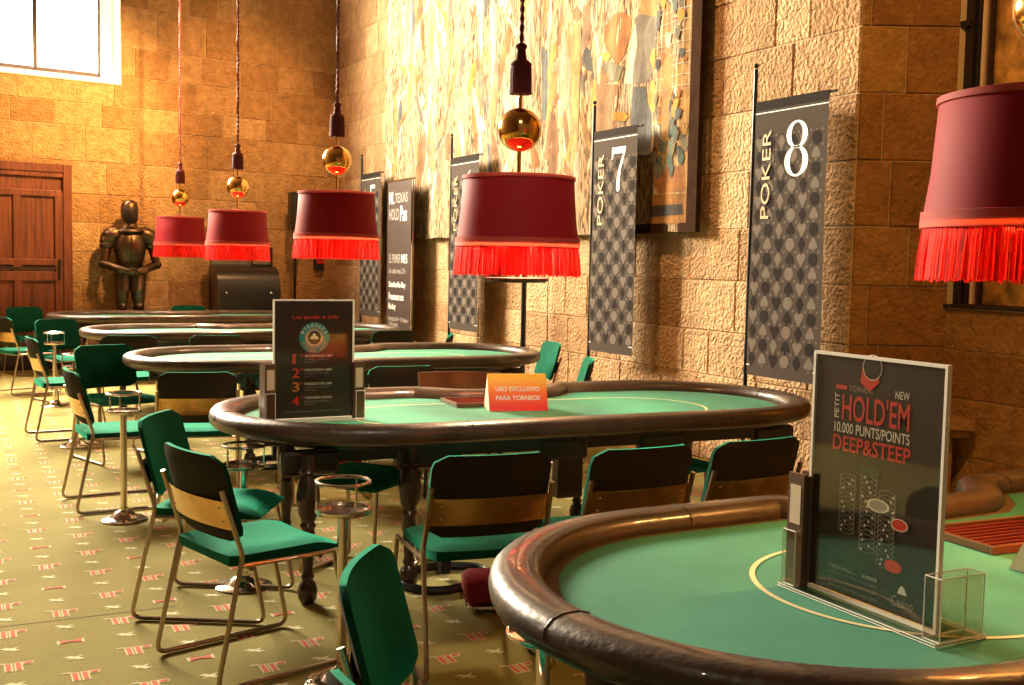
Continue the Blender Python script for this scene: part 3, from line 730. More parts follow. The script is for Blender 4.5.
TAP = [('ochre', 0, [(7.8, 3.82),(7.52, 3.76),(7.53, 3.5),(7.79, 3.57)]),('rust', 1, [(8.36, 3.45),(8.35, 3.57),(8.23, 3.64),(8.03, 3.63),(7.92, 3.56),(7.94, 3.43),(8.01, 3.25),(8.09, 3.19),(8.18, 3.26),(8.3, 3.34)]),('grey', 1, [(7.88, 3.55),(7.79, 3.57),(7.53, 3.5),(7.54, 3.3),(7.59, 3.1),(7.68, 3.0),(7.84, 3.0),(7.87, 3.15),(7.83, 3.34)]),('cream', 2, [(8.0, 3.03),(7.96, 3.24),(7.89, 3.43),(7.86, 3.52),(7.82, 3.33),(7.87, 3.15),(7.87, 3.01)]),('slate', 1, [(7.87, 2.99),(7.71, 2.97),(7.62, 2.75),(7.59, 2.57),(7.6, 2.38),(7.76, 2.39),(7.9, 2.69)]),('moss', 2, [(8.38, 3.25),(8.21, 3.25),(8.01, 3.17),(8.06, 3.06),(8.25, 3.07)]),('rust', 3, [(8.4, 3.14),(8.33, 3.16),(8.26, 3.14),(8.26, 3.08),(8.34, 3.08)]),('brown', 1, [(8.46, 3.09),(8.06, 3.03),(8.07, 2.86),(8.18, 2.72),(8.14, 2.42),(8.46, 2.44),(8.49, 2.88)]),('ochre', 1, [(8.9, 3.67),(8.8, 3.69),(8.7, 3.63),(8.71, 3.35),(8.71, 3.0),(8.72, 2.52),(8.86, 2.5),(8.84, 3.11),(8.9, 3.43)]),('brown', 2, [(8.9, 3.81),(8.81, 3.83),(8.73, 3.78),(8.71, 3.72),(8.8, 3.68),(8.89, 3.73)]),('rust', 2, [(8.88, 3.32),(8.79, 3.35),(8.69, 3.29),(8.7, 3.21),(8.78, 3.19),(8.86, 3.24)]),('pink', 1, [(9.2, 3.54),(8.97, 3.56),(8.9, 3.27),(8.91, 2.96),(9.04, 2.9),(9.16, 3.05)]),('slate', 1, [(9.48, 3.59),(9.39, 3.51),(9.36, 3.21),(9.38, 2.86),(9.46, 2.87),(9.43, 3.21)]),('teal', 2, [(9.46, 3.04),(9.4, 3.02),(9.4, 2.91),(9.46, 2.93)]),('gold', 3, [(8.38, 3.34),(8.3, 3.35),(8.21, 3.29),(8.29, 3.26),(8.37, 3.28)]),('gold', 3, [(7.61, 3.26),(7.55, 3.25),(7.53, 3.1),(7.59, 3.09),(7.67, 3.2)]),('gold', 2, [(7.63, 2.99),(7.57, 3.01),(7.5, 2.9),(7.52, 2.74),(7.62, 2.76),(7.68, 2.87)]),('gold', 3, [(8.13, 2.81),(7.98, 2.79),(7.93, 2.75),(7.97, 2.71),(8.12, 2.73),(8.17, 2.77)]),('ochre', 0, [(7.55, 3.77),(7.06, 3.66),(6.98, 1.86),(7.45, 1.83)]),('red', 2, [(7.27, 3.33),(7.19, 3.32),(7.19, 3.28),(7.27, 3.29)]),('red', 2, [(7.29, 3.45),(7.19, 3.43),(7.18, 3.39),(7.29, 3.41)]),('grey', 2, [(7.32, 3.6),(7.13, 3.56),(7.16, 3.5),(7.3, 3.54)]),('amber', 2, [(7.58, 2.07),(7.04, 2.06),(7.02, 1.83),(7.57, 1.82)]),('dark', 3, [(7.55, 1.98),(7.11, 1.98),(7.1, 1.9),(7.54, 1.89)]),('rust', 1, [(7.62, 2.24),(7.47, 2.29),(7.08, 2.28),(7.07, 2.08),(7.43, 2.08)]),('dark', 3, [(7.49, 2.37),(7.42, 2.38),(7.44, 2.29),(7.49, 2.3)]),('slate', 3, [(7.32, 2.4),(7.25, 2.38),(7.22, 2.31),(7.25, 2.29),(7.3, 2.34)])]
rnd = random.Random(12)
for c, k, pts in TAP: patch(tb, [(y, z+.0) for y, z in pts], PK.index(c), k).tag = False
sub = []
for i in range(210):
    y = rnd.uniform(8.2, 13.6); z = rnd.uniform(1.95, 4.6); wd = rnd.uniform(.015, .065)*(1.3 if y > 10 else 1); ht = rnd.uniform(.12, .5)
    c = rnd.choice(['ochre', 'rust', 'grey', 'cream', 'cream', 'pink', 'brown', 'brown', 'cream', 'pink', 'ochre', 'gold', 'slate'])
    P = []; n = 14; bend = rnd.uniform(-.15, .15)
    for q in range(n):
        a = 2*PI*q/n; rr = 1+rnd.uniform(-.3, .25); P.append((y+wd*math.cos(a)*rr+bend*math.sin(a), z+ht*math.sin(a)*rr*.8))
    patch(tb, P, PK.index(c), 2+i % 3); 
for i in range(110):      # flower scatter in the border
    y = rnd.uniform(7.10, 7.52); z = rnd.choice([rnd.uniform(2.25, 2.86), rnd.uniform(2.25, 2.86), rnd.uniform(3.1, 4.4)]); s = rnd.uniform(.015, .045)
    c = rnd.choice(['slate', 'slate', 'dark', 'teal', 'gold', 'rust', 'cream', 'moss'])
    patch(tb, [(y+s*math.cos(2*PI*q/7)*(1+.4*(q % 2)), z+s*1.3*math.sin(2*PI*q/7)*(1+.4*(q % 2))) for q in range(7)], PK.index(c), 5)
for i in range(9):        # ruled grid of the border
    z = 2.90+.085*i; patch(tb, [(7.06, z), (7.55, z), (7.55, z+.007), (7.06, z+.007)], PK.index('cream'), 4)
for i in range(8):
    y = 7.08+.06*i; patch(tb, [(y, 2.87), (y+.006, 2.87), (y+.006, 3.62), (y, 3.62)], PK.index('cream'), 4)
layers = {}
tb.faces.ensure_lookup_table()
order = list(range(len(tb.faces))); base = len(TAP)
KL = [k for c, k, p in TAP]
for fi, f in enumerate(list(tb.faces)):
    k = KL[fi]+1 if fi < base else (2+(fi-base) % 3 if fi < base+210 else 5)
    if fi >= base+210+110: k = 4.5
    if fi >= base and fi < base+210: k = .5+.3*((fi-base) % 3)
    for v in f.verts: v.co.x = k
bmesh.ops.triangulate(tb, faces=tb.faces[:])
for _ in range(2): bmesh.ops.subdivide_edges(tb, edges=[e for e in tb.edges if abs(e.verts[0].co.y-e.verts[1].co.y) > .08], cuts=2)
bmesh.ops.triangulate(tb, faces=[f for f in tb.faces if len(f.verts) > 3])
for v in tb.verts: v.co = TP(v.co.y, max(v.co.z, 1.775), v.co.x)
obj('field', bm, tap_mat('woven_tapestry'), tp, True)
o = obj('figures', tb, [woven('woven_'+k, PAL[k]) for k in PK], tp); o['kind'] = 'stuff'
bm = new()
box(bm, (-.055, 6.915-10.3, 0), (-.012, 7.04-10.3, 4.24)); box(bm, (-.050, 7.04-10.3, 0), (-.012, 7.75-10.3, .075))
obj('dark_border', bm, M_frame_wood, tp)

# ------------------------------------------------------------------ banners
M_bg = mat('banner_taupe', (.066, .050, .041), .85, spec=.12, bump=.08, bscale=15); M_sd = mat('banner_dark_suit', (.018, .012, .010), .85, spec=.12); M_sl = mat('banner_light_suit', (.165, .134, .112), .85, spec=.12)
def suit(kind, s):
    if kind == 0: return [(0, -s), (s*.7, 0), (0, s), (-s*.7, 0)]
    if kind == 1:
        return [(-.15*s, -s), (.15*s, -s), (.08*s, -.5*s), (.45*s, -.62*s), (.78*s, -.35*s), (.70*s, .05*s), (0, s), (-.70*s, .05*s), (-.78*s, -.35*s), (-.45*s, -.62*s), (-.08*s, -.5*s)]
    if kind == 2:
        return [(0, -s), (.75*s, .05*s), (.80*s, .45*s), (.45*s, .78*s), (0, .5*s), (-.45*s, .78*s), (-.80*s, .45*s), (-.75*s, .05*s)]
    return [(s*.82*math.cos(2*PI*q/12), s*.82*math.sin(2*PI*q/12)) for q in range(12)]
def numeral(bm, d, cx, cz, h, w_, a, b, org, mi):
    def ring(cx, cz, ro, rz, t, tz):
        n = 40
        O = [(cx+ro*math.cos(2*PI*q/n), cz+rz*math.sin(2*PI*q/n)) for q in range(n)]; I = [(cx+(ro-t)*math.cos(2*PI*q/n), cz+(rz-tz)*math.sin(2*PI*q/n)) for q in range(n)]
        for q in range(n): flat(bm, [O[q], O[(q+1) % n], I[(q+1) % n], I[q]], org, a, b, mi)
    if d == 8:
        ring(cx, cz+h*.245, w_*.48, h*.245, w_*.22, h*.035); ring(cx, cz-h*.225, w_*.54, h*.275, w_*.25, h*.035)
    elif d == 7:
        flat(bm, [(cx-w_*.5, cz+h*.5), (cx+w_*.5, cz+h*.5), (cx+w_*.5, cz+h*.42), (cx+w_*.42, cz+h*.36), (cx-w_*.40, cz+h*.36), (cx-w_*.44, cz+h*.24), (cx-w_*.5, cz+h*.24)], org, a, b, mi)
        flat(bm, [(cx+w_*.34, cz+h*.37), (cx+w_*.5, cz+h*.43), (cx+w_*.16, cz+h*.0), (cx+w_*.10, cz-h*.25), (cx+w_*.10, cz-h*.46), (cx-w_*.02, cz-h*.5), (cx-w_*.14, cz-h*.44), (cx-w_*.10, cz-h*.22), (cx+w_*.04, cz+h*.05)], org, a, b, mi)
    elif d == 6:
        ring(cx, cz-h*.2, w_*.5, h*.30, w_*.17, h*.035)
        flat(bm, [(cx-w_*.5, cz-h*.2), (cx-w_*.33, cz-h*.2), (cx-w_*.20, cz+h*.2), (cx+w_*.35, cz+h*.48), (cx+w_*.33, cz+h*.5), (cx-w_*.32, cz+h*.25)], org, a, b, mi)
    else:
        flat(bm, [(cx-w_*.35, cz+h*.5), (cx+w_*.45, cz+h*.5), (cx+w_*.45, cz+h*.38), (cx-w_*.25, cz+h*.38), (cx-w_*.28, cz+h*.05), (cx-w_*.38, cz+h*.05)], org, a, b, mi)
        n = 22; O = [(cx+w_*.5*math.cos(q), cz-h*.17+h*.30*math.sin(q)) for q in [PI*.72-1.45*PI*i/n for i in range(n+1)]]; I = [(cx+w_*.33*math.cos(q), cz-h*.17+h*.26*math.sin(q)) for q in [PI*.72-1.45*PI*i/n for i in range(n+1)]]
        for q in range(n): flat(bm, [O[q], O[q+1], I[q+1], I[q]], org, a, b, mi)
def make_banner(digit, label, loc, rz, W=.74, z0=.75, z1=2.63):
    t = thing('poker_banner', label, 'banner', loc, rz, 'patterned banners along the right wall')
    bm = new(); lathe(bm, [(0, 0), (.15, 0), (.15, .012), (.03, .022), (.018, .03)], 28); obj('base', bm, M_black, t, True)
    bm = new(); tube(bm, [(0, 0, .01), (0, 0, 2.86)], .015, 10); bmesh.ops.create_uvsphere(bm, u_segments=12, v_segments=8, radius=.018, matrix=Matrix.Translation((0, 0, 2.885))); obj('pole', bm, M_black, t, True)
    bm = new(); tube(bm, [(0, 0, z1-.012), (W+.05, 0, z1-.012)], .009, 8); tube(bm, [(.0, 0, z0+.02), (W*.98, 0, z0+.02)], .007, 8); obj('cross_rod', bm, M_black, t, True)
    bm = new(); xl = .03
    def wav(x, z): return -.014-.010*math.sin((z-z0)*3+x*5)*(1-((z-z0)/(z1-z0)))
    NX, NZ = 10, 30; G = [[bm.verts.new((xl+(W-xl)*i/NX, wav(xl+(W-xl)*i/NX, z0+(z1-z0)*j/NZ), z0+(z1-z0)*j/NZ)) for i in range(NX+1)] for j in range(NZ+1)]
    for j in range(NZ):
        for i in range(NX):
            f = bm.faces.new((G[j][i], G[j][i+1], G[j+1][i+1], G[j+1][i])); f.material_index = 1 if j == NZ-1 or j == NZ-2 and False else 0
    def P(pts, mi, dz=.0016):
        f = bm.faces.new([bm.verts.new((x, wav(x, z)-dz, z)) for x, z in pts]); f.material_index = mi
    dx = .1117; nx = 6; nz = int((z1-z0-.22)/.098)
    for j in range(nz):
        for i in range(nx):
            x = xl+.055+dx*i; z = z0+.12+.098*j
            if x > W-.05: continue
            k = (i+2*j) % 4; lm = 2 if (i+j) % 2 else 1
            P([(x+a, z+b) for a, b in suit(k, .054)], lm)
            P([(x+dx/2+.010*math.cos(q*PI/3), z+.049+.010*math.sin(q*PI/3)) for q in range(6)], 2)
            P([(x+.010*math.cos(q*PI/3), z+.049+.008*math.sin(q*PI/3)) for q in range(6)], 1 if lm == 2 else 2)
    P([(xl, z1-.085), (W, z1-.085), (W, z1-.079), (xl, z1-.079)], 3); P([(xl, z0+.068), (W, z0+.068), (W, z0+.075), (xl, z0+.075)], 3)
    obj('cloth', bm, [M_bg, M_sd, M_sl, M_white], t)
    bm = new(); org = (0, -.0185, 0)
    numeral(bm, digit, W*.62, z1-.345, .37, .21, (1, 0, 0), (0, 0, 1), org, 0); obj('numeral', bm, M_white, t)
    bm = new(); txt(bm, 'POKER', (.205, -.0205, z1-.80), (0, 0, 1), (-1, 0, 0), .60, .085, 0, .0)
    obj('lettering', bm, M_printgold, t)
    return t
make_banner(8, 'grey card suit banner with white 8, nearest and rightmost on its black pole', (5.0, 6.10, 0), -PI/2)
make_banner(7, 'grey card suit banner with white 7, overlapping the lower right of the tapestry', (5.0, 8.23, 0), -PI/2, .70)
make_banner(6, 'grey card suit banner half hidden by the central red lamp', (5.0, 11.24, 0), -PI/2)
make_banner(5, 'small distant grey card suit banner left of the white lettered one', (5.0, 14.2, 0), -PI/2, .76)
t = thing('lettered_banner', 'dark banner with white lettering, second from the far corner of the right wall', 'banner', (4.97, 13.12, 0), -PI/2)
bm = new(); box(bm, (0, -.05, 0), (.80, .05, .06), bev=.01); obj('base', bm, M_black, t)
bm = new(); tube(bm, [(-.01, 0, 2.47), (.93, 0, 2.475)], .012, 8); tube(bm, [(.80, .02, .05), (.80, .02, 2.49)], .009, 8); obj('pole', bm, M_chrome, t, True)
bm = new(); box(bm, (0, -.004, .06), (.79, .0, 2.46)); obj('sheet', bm, mat('banner_brown', (.055, .035, .03), .45), t)
bm = new(); a, b = (1, 0, 0), (0, 0, 1)
def T(s, x, z, wd, ht, mi=0, bold=.012, y=-.006):
    bm = new(); txt(bm, s, (x, y, z), a, b, wd, ht, 0, min(bold, .02)); obj('text_line', bm, [M_white, M_printgrey][mi], t)
T('NL', .06, 2.19, .17, .15); T('TEXAS', .26, 2.20, .42, .12, 1); T('HOLD', .06, 1.99, .34, .14, 1); T('Pas', .44, 1.97, .22, .19)
T('EL PRIMER', .08, 1.46, .38, .11, 1); T('MES', .49, 1.46, .20, .11); T('de cada mes, 21h', .08, 1.32, .55, .08, 1)
T('Satelite Re-Buy', .08, 1.14, .56, .09, 0, .05); T('Freezeout con', .08, 1.00, .50, .09, 0, .05); T('Re-buy', .08, .86, .24, .10, 0, .05)
T('Entrada 60 + 10 fitxes', .08, .74, .64, .055, 1); T('2.000 punts', .08, .67, .32, .055, 1); T('Nivells 15 minuts', .08, .60, .48, .055, 1)
T('CASINO', .24, .33, .32, .10); T('Peralada', .28, .25, .22, .06)
flat(bm, [(.37, .47), (.44, .47), (.46, .50), (.42, .52), (.44, .55), (.405, .60), (.37, .55), (.39, .52), (.35, .50)], (0, -.006, 0), a, b, 0)
obj('crest', bm, M_white, t)

# ------------------------------------------------------------------ acrylic poster stands
def make_poster_stand(label, loc, rz, art):
    t = thing('poster_stand', label, 'poster stand', loc, rz, None)
    W, H = .380, .568; y0 = .055
    bm = new(); box(bm, (-.24, 0, 0), (.24, .15, .006)); obj('base', bm, M_acryl, t)
    bm = new()
    for z in (0, .006):
        for p, q in (((-.24, 0), (.24, 0)), ((.24, 0), (.24, .15)), ((.24, .15), (-.24, .15)), ((-.24, .15), (-.24, 0))): tube(bm, [(*p, z+.001), (*q, z+.001)], .0013, 4)
    obj('base_edge', bm, M_edge, t)
    bm = new(); box(bm, (-W/2, y0-.006, .006), (W/2, y0-.004, H)); obj('front_sheet', bm, M_acryl, t)
    bm = new(); e = .007
    box(bm, (-W/2-e, y0-.007, .006), (-W/2, y0+.006, H+e)); box(bm, (W/2, y0-.007, .006), (W/2+e, y0+.006, H+e)); box(bm, (-W/2, y0-.007, H), (W/2, y0+.006, H+e)); box(bm, (-W/2, y0-.007, .006), (W/2, y0+.006, .014))
    obj('sheet_edge', bm, M_edge, t)
    for s in (-1, 1):
        bm = new(); x0, x1 = sorted((s*(W/2+.006), s*.24))
        for lo, hi in (((x0, .012, .006), (x1, .014, .14)), ((x0, .135, .006), (x1, .137, .14)), ((x0, .014, .006), (x0+.002, .135, .14)), ((x1-.002, .014, .006), (x1, .135, .14))): box(bm, lo, hi)
        pk = obj('brochure_pocket', bm, M_acryl, t)
        bm = new()
        for p, q in (((x0, .012), (x1, .012)), ((x1, .012), (x1, .137)), ((x1, .137), (x0, .137)), ((x0, .137), (x0, .012))):
            tube(bm, [(*p, .14), (*q, .14)], .0015, 4); tube(bm, [(*p, .008), (*q, .008)], .0015, 4)
            tube(bm, [(*p, .008), (*p, .14)], .0015, 4)
        obj('pocket_edge', bm, M_edge, pk)
    bm = new(); box(bm, (-W/2+.001, y0-.001, .016), (W/2-.001, y0+.001, H-.001)); po = obj('poster', bm, M_paperblack, t)
    bm = new(); art(bm, W, H, y0-.0022); obj('print', bm, [M_white, M_printred, M_teal, M_orange, M_printgrey, M_paperblack, M_moss], po)
    return t
M_moss = mat('dark_green_print', (.03, .07, .045), .5)
def disc(bm, cx, cz, r, y, mi, n=28, sx=1, ri=0):
    O = [(cx+r*sx*math.cos(2*PI*q/n), cz+r*math.sin(2*PI*q/n)) for q in range(n)]
    if not ri: flat(bm, O, (0, y, 0), (1, 0, 0), (0, 0, 1), mi); return
    I = [(cx+ri*sx*math.cos(2*PI*q/n), cz+ri*math.sin(2*PI*q/n)) for q in range(n)]
    for q in range(n): flat(bm, [O[q], O[(q+1) % n], I[(q+1) % n], I[q]], (0, y, 0), (1, 0, 0), (0, 0, 1), mi)
def art_logo(bm, W, H, y):
    A, B = (1, 0, 0), (0, 0, 1)
    txt(bm, 'Les jeudis \u00e0 21h', (-.105, y, .480), A, B, .22, .020, 1, .02)
    disc(bm, 0, .395, .073, y, 2); disc(bm, 0, .395, .047, y-.0003, 4, ri=.036); disc(bm, 0, .395, .036, y-.0004, 5); disc(bm, 0, .395, .036, y-.0006, 0, ri=.033)
    for i, ch in enumerate('PYR\u00c9N\u00c9ES'):
        an = math.radians(155-130*i/7); p = Vector((.059*math.cos(an), y-.0008, .395+.059*math.sin(an))); r = Vector((math.sin(an), 0, -math.cos(an))); u = Vector((math.cos(an), 0, math.sin(an)))
        txt(bm, ch, p-r*.006-u*.009, r, u, .012, .018, 0, .01)
    for i, ch in enumerate('POKER CUP'):
        if ch == ' ': continue
        an = math.radians(205+130*i/8); p = Vector((.060*math.cos(an), y-.0008, .395+.060*math.sin(an))); r = Vector((-math.sin(an), 0, math.cos(an))); u = -Vector((math.cos(an), 0, math.sin(an)))
        txt(bm, ch, p-r*.005-u*.007, r, u, .010, .014, 3, .01)
    flat(bm, [(-.02, .388), (.02, .388), (.018, .400), (.008, .402), (.006, .414), (-.006, .416), (-.010, .402), (-.02, .398)], (0, y-.001, 0), A, B, 0)
    for i in range(4):
        z = .285-.066*i
        txt(bm, str(i+1), (-.105, y, z-.012), A, B, .034 if i else .016, .045, 1 if i != 2 else 3, .01); txt(bm, 'o', (-.066, y, z+.022), A, B, .012, .010, 1, .01)
        txt(bm, ['MULTIENTRADA LIMIT', 'REENTRADA LIMIT', 'FREEZEOUT NO LIMIT', 'TORNEIG FINAL'][i], (-.045, y, z+.018), A, B, .135, .011, 0, .01)
        txt(bm, ['Entrada 30 - 2.000 punts', 'Entrada 50 - 3.000 punts', 'Entrada 60 - 5.000 punts', 'Classificats de totes les fases'][i], (-.045, y, z+.003), A, B, .12, .008, 4)
        txt(bm, 'Inici 21h', (-.045, y, z-.010), A, B, .05, .008, 4)
    box(bm, (-.14, y, .045), (.13, y+.0003, .0465), 4)
def art_holdem(bm, W, H, y):
    A, B = (1, 0, 0), (0, 0, 1)
    flat(bm, [(-.05, .515), (-.045, .548), (.0, .548), (.008, .52), (-.02, .495)], (0, y-.0003, 0), A, B, 1)
    disc(bm, -.015, .55, .026, y-.0006, 5, ri=.0)
    disc(bm, -.015, .55, .029, y-.0004, 0, ri=.027)
    flat(bm, [(-.125, .492), (-.09, .492), (-.09, .502), (-.125, .502)], (0, y, 0), A, B, 1)
    txt(bm, 'TORNEIG', (-.085, y, .491), A, B, .075, .013, 4, .0); txt(bm, 'NEW', (.055, y, .489), A, B, .04, .017, 0, .008)
    txt(bm, 'PETIT', (-.113, y, .425), B, (-1, 0, 0), .058, .014, 0, .008)
    txt(bm, "HOLD'EM", (-.103, y, .422), A, B, .200, .062, 1, .012)
    txt(bm, '10.000 PUNTS/POINTS', (-.125, y, .392), A, B, .225, .024, 0, .008)
    txt(bm, 'DEEP&STEEP', (-.128, y, .350), A, B, .232, .036, 1, .012)
    rnd = random.Random(4)
    for cx, z0, z1 in ((-.075, .17, .30), (-.01, .14, .31), (.045, .12, .28)):
        z = z0
        while z < z1: disc(bm, cx+rnd.uniform(-.003, .003), z, .010, y-.0002, 5, sx=2.6); disc(bm, cx, z, .0098, y-.0003, 4, sx=2.6, ri=.0090); disc(bm, cx+rnd.uniform(-.02, .02), z-.003, .0030, y-.0005, 0, 8); z += .011
    disc(bm, -.01, .315, .013, y-.0006, 6, sx=2.3); disc(bm, .02, .245, .015, y-.0008, 4, sx=2.2); disc(bm, .02, .245, .015, y-.0009, 0, sx=2.2, ri=.012); disc(bm, .083, .215, .014, y-.0008, 1, sx=1.8); disc(bm, .07, .12, .014, y-.0008, 1, sx=1.8)
    disc(bm, .083, .215, .014, y-.0009, 0, sx=1.8, ri=.012, n=10)
    flat(bm, [(-.13, .125), (-.02, .10), (-.02, .07), (-.13, .09)], (0, y-.0002, 0), A, B, 6)
    for i, s in enumerate(('TORNEIG PRESENCIAL DIUMENGE', 'Inscripcions a la taula i a la recepcio', 'Del dilluns al dijous a partir de les 20h', 'Aforament limitat. Places segons ordre')):
        txt(bm, s, (-.125, y, .072-.015*i), A, B, .15, .008, 0 if i == 0 else 4)
    txt(bm, 'Casino', (.07, y, .035), A, B, .06, .024, 4, .0); flat(bm, [(.085, .065), (.112, .065), (.106, .078), (.098, .085), (.090, .078)], (0, y, 0), A, B, 0)
ZT = .7308
make_poster_stand('clear stand with a dark round logo poster on the second table', (1.545, 4.98, ZT), 0, art_logo)
make_poster_stand('large clear acrylic stand with a dark chip tournament poster on the nearest table', (1.785, 1.79, ZT), -PI/2, art_holdem)
def brochures(label, loc, rz, h, tilt=0):
    t = thing('brochure_pile', label, 'brochures', loc, rz, None)
    bm = new()
    for k in range(7):
        y = -.05+.014*k
        box(bm, (-.027, y, 0), (.027, y+.011, h-.004*(k % 3)))
    obj('leaflets', bm, M_brochure, t)
    bm = new(); box(bm, (-.018, -.0512, h*.55), (.018, -.0503, h*.9)); obj('cover_print', bm, M_card, t)
    return t
brochures('brown brochures in the left pocket of the round logo poster stand', (1.545-.215, 5.055, ZT+.007), 0, .27)
brochures('dark brochures in the right pocket of the round logo poster stand', (1.545+.215, 5.055, ZT+.007), 0, .27)
brochures('tall brown brochures in the left pocket of the large acrylic stand', (1.785+.075, 1.79+.215, ZT+.007), -PI/2, .27)

# ------------------------------------------------------------------ notices and chip trays
m, tt, b = nt('yellow_to_red_card'); tc = tt.nodes.new('ShaderNodeTexCoord'); sx = tt.nodes.new('ShaderNodeSeparateXYZ'); rp = tt.nodes.new('ShaderNodeValToRGB')
tt.links.new(tc.outputs['Generated'], sx.inputs[0]); tt.links.new(sx.outputs['Z'], rp.inputs[0]); tt.links.new(rp.outputs[0], b.inputs['Base Color'])
rp.color_ramp.elements[0].position = .1; rp.color_ramp.elements[0].color = (.95, .03, .01, 1); rp.color_ramp.elements[1].position = .85; rp.color_ramp.elements[1].color = (1.0, .62, .05, 1); rp.color_ramp.elements.new(.5).color = (1.0, .20, .02, 1)
b.inputs['Roughness'].default_value = .45; M_grad = m
def notice(label, loc, rz):
    t = thing('tent_notice', label, 'sign', loc, rz, 'folded orange notices')
    h, d, w_ = .185, .085, .155
    bm = new(); V = [bm.verts.new(p) for p in ((-w_, -d, 0), (w_, -d, 0), (w_, -.006, h), (-w_, -.006, h), (-w_, .006, h), (w_, .006, h), (w_, d, 0), (-w_, d, 0))]
    for q in ((0, 1, 2, 3), (3, 2, 5, 4), (4, 5, 6, 7)): bm.faces.new([V[i] for i in q])
    obj('card', bm, M_grad, t)
    bm = new(); V = [bm.verts.new(p) for p in ((-w_-.0005, -d, 0), (-w_-.0005, 0, h), (-w_-.0005, d, 0))]; bm.faces.new(V[::-1]); V = [bm.verts.new(p) for p in ((w_+.0005, -d, 0), (w_+.0005, 0, h), (w_+.0005, d, 0))]; bm.faces.new(V)
    V = [bm.verts.new(p) for p in ((-w_, -d, 0), (w_, -d, 0), (w_, d, 0), (-w_, d, 0))]; bm.faces.new(V)
    obj('end_flap', bm, M_card, t)
    bm = new(); up = Vector((0, d-.006, h)).normalized()
    for s, f, wd in (('USO EXCLUSIVO', .52, .235), ('PARA TORNEOS', .28, .235)):
        P = Vector((-wd/2, -d, 0))+up*(f*math.hypot(h, d)); P += Vector((0, -1, .33)).normalized()*.0012
        txt(bm, s, P, (1, 0, 0), up, wd, .026, 0, .03)
    obj('lettering', bm, M_white, t)
    return t
nb = notice('orange tent notice reading USO EXCLUSIVO PARA TORNEOS on the second table', (2.66, 5.10, ZT), math.radians(-16))
dup(nb, (2.615, 1.84, ZT), math.radians(8), 'orange tent notice cut by the right edge on the nearest table')
def chip_tray(label, loc, rz):
    t = thing('chip_tray', label, 'tray', loc, rz, 'red chip trays')
    bm = new()
    for lo, hi in (((-.25, -.13, 0), (.25, -.115, .022)), ((-.25, .115, 0), (.25, .13, .022)), ((-.25, -.115, 0), (-.235, .115, .022)), ((.235, -.115, 0), (.25, .115, .022))): box(bm, lo, hi, bev=.002)
    obj('rim', bm, M_brownlea, t)
    bm = new(); box(bm, (-.235, -.115, 0), (.235, .115, .006)); obj('bed', bm, M_traybed, t)
    for k in range(8):
        bm = new(); y = -.10+.0285*k; tube(bm, [(-.232, y, .012), (.232, y, .012)], .005, 8); obj('chip_rail', bm, M_traybed, t, True)
    return t
ct = chip_tray('flat red chip tray beside the orange notice on the second table', (2.64, 5.35, ZT), math.radians(-4))
dup(ct, (2.78, 2.13, ZT), math.radians(-3), 'flat red chip tray right of the large poster stand on the nearest table')

# ------------------------------------------------------------------ wooden door
def fwd(x): return BW0.y+.15*(x-.9)      # y of the far wall at x
dr = bpy.data.objects.new('door_1', None); C.objects.link(dr); dr['kind'] = 'structure'
ra = math.atan2(BWD.y, BWD.x); dr.location = (1.46, fwd(1.46)-.03, 0); dr.rotation_euler = (0, 0, ra)
DW = 2.1
bm = new()
box(bm, (-.11, -.10, 0), (0, -.005, 2.64), bev=.006); box(bm, (-DW, -.10, 2.53), (-.11, -.005, 2.64), bev=.006); box(bm, (-DW, -.10, 0), (-DW+.11, -.005, 2.53), bev=.006)
obj('frame', bm, M_door, dr)
bm = new(); box(bm, (-DW+.11, -.045, .20), (-.11, -.010, 2.53))
for k in range(14):
    x = -DW+.13+.135*k; box(bm, (x, -.050, .22), (x+.128, -.040, 2.22))
obj('boards', bm, M_door, dr)
bm = new()
for z0, z1 in ((2.47, 2.53), (2.22, 2.30), (1.34, 1.42), (1.14, 1.26), (.20, .38)): box(bm, (-DW+.11, -.085, z0), (-.11, -.045, z1), bev=.006)
for x in (-.11, -.52-.09, -1.05, -1.52): box(bm, (x-.10, -.083, .38), (x, -.045, 2.24), bev=.006)
obj('rails_and_stiles', bm, M_door, dr)
bm = new(); box(bm, (-DW, -.11, 0), (0, -.005, .20), bev=.006); obj('kick_board', bm, M_darkwood, dr)
bm = new(); box(bm, (-1.0, -.098, 1.285), (-.14, -.083, 1.315)); tube(bm, [(-.16, -.10, 1.16), (-.16, -.10, 1.42)], .016, 8); obj('iron_hinge', bm, M_iron, dr)

# ------------------------------------------------------------------ suit of armour on its plinth
AX, AY = 2.17, 15.27
bm = new(); box(bm, (AX-.32, AY-.28, 0), (AX+.32, AY+.20, .30), bev=.015); box(bm, (AX-.36, AY-.32, 0), (AX+.36, AY+.22, .06), bev=.01)
tag(obj('plinth', bm, M_stoneN), 'stone plinth under the suit of armour by the far wall', 'plinth')
t = thing('suit_of_armour', 'dark steel suit of armour standing with clasped hands before the far wall', 'armour', (AX, AY, .30))
def blob(bm, rings, seg=20, c=(0, 0), sx=1, sy=1):
    R = []
    for r, ry, z, oy in rings: R.append([bm.verts.new((c[0]+r*sx*math.cos(2*PI*k/seg), c[1]+oy+ry*sy*math.sin(2*PI*k/seg), z)) for k in range(seg)])
    for i in range(len(R)-1):
        for k in range(seg): bm.faces.new((R[i][k], R[i][(k+1) % seg], R[i+1][(k+1) % seg], R[i+1][k]))
    bm.faces.new(R[0][::-1]); bm.faces.new(R[-1])
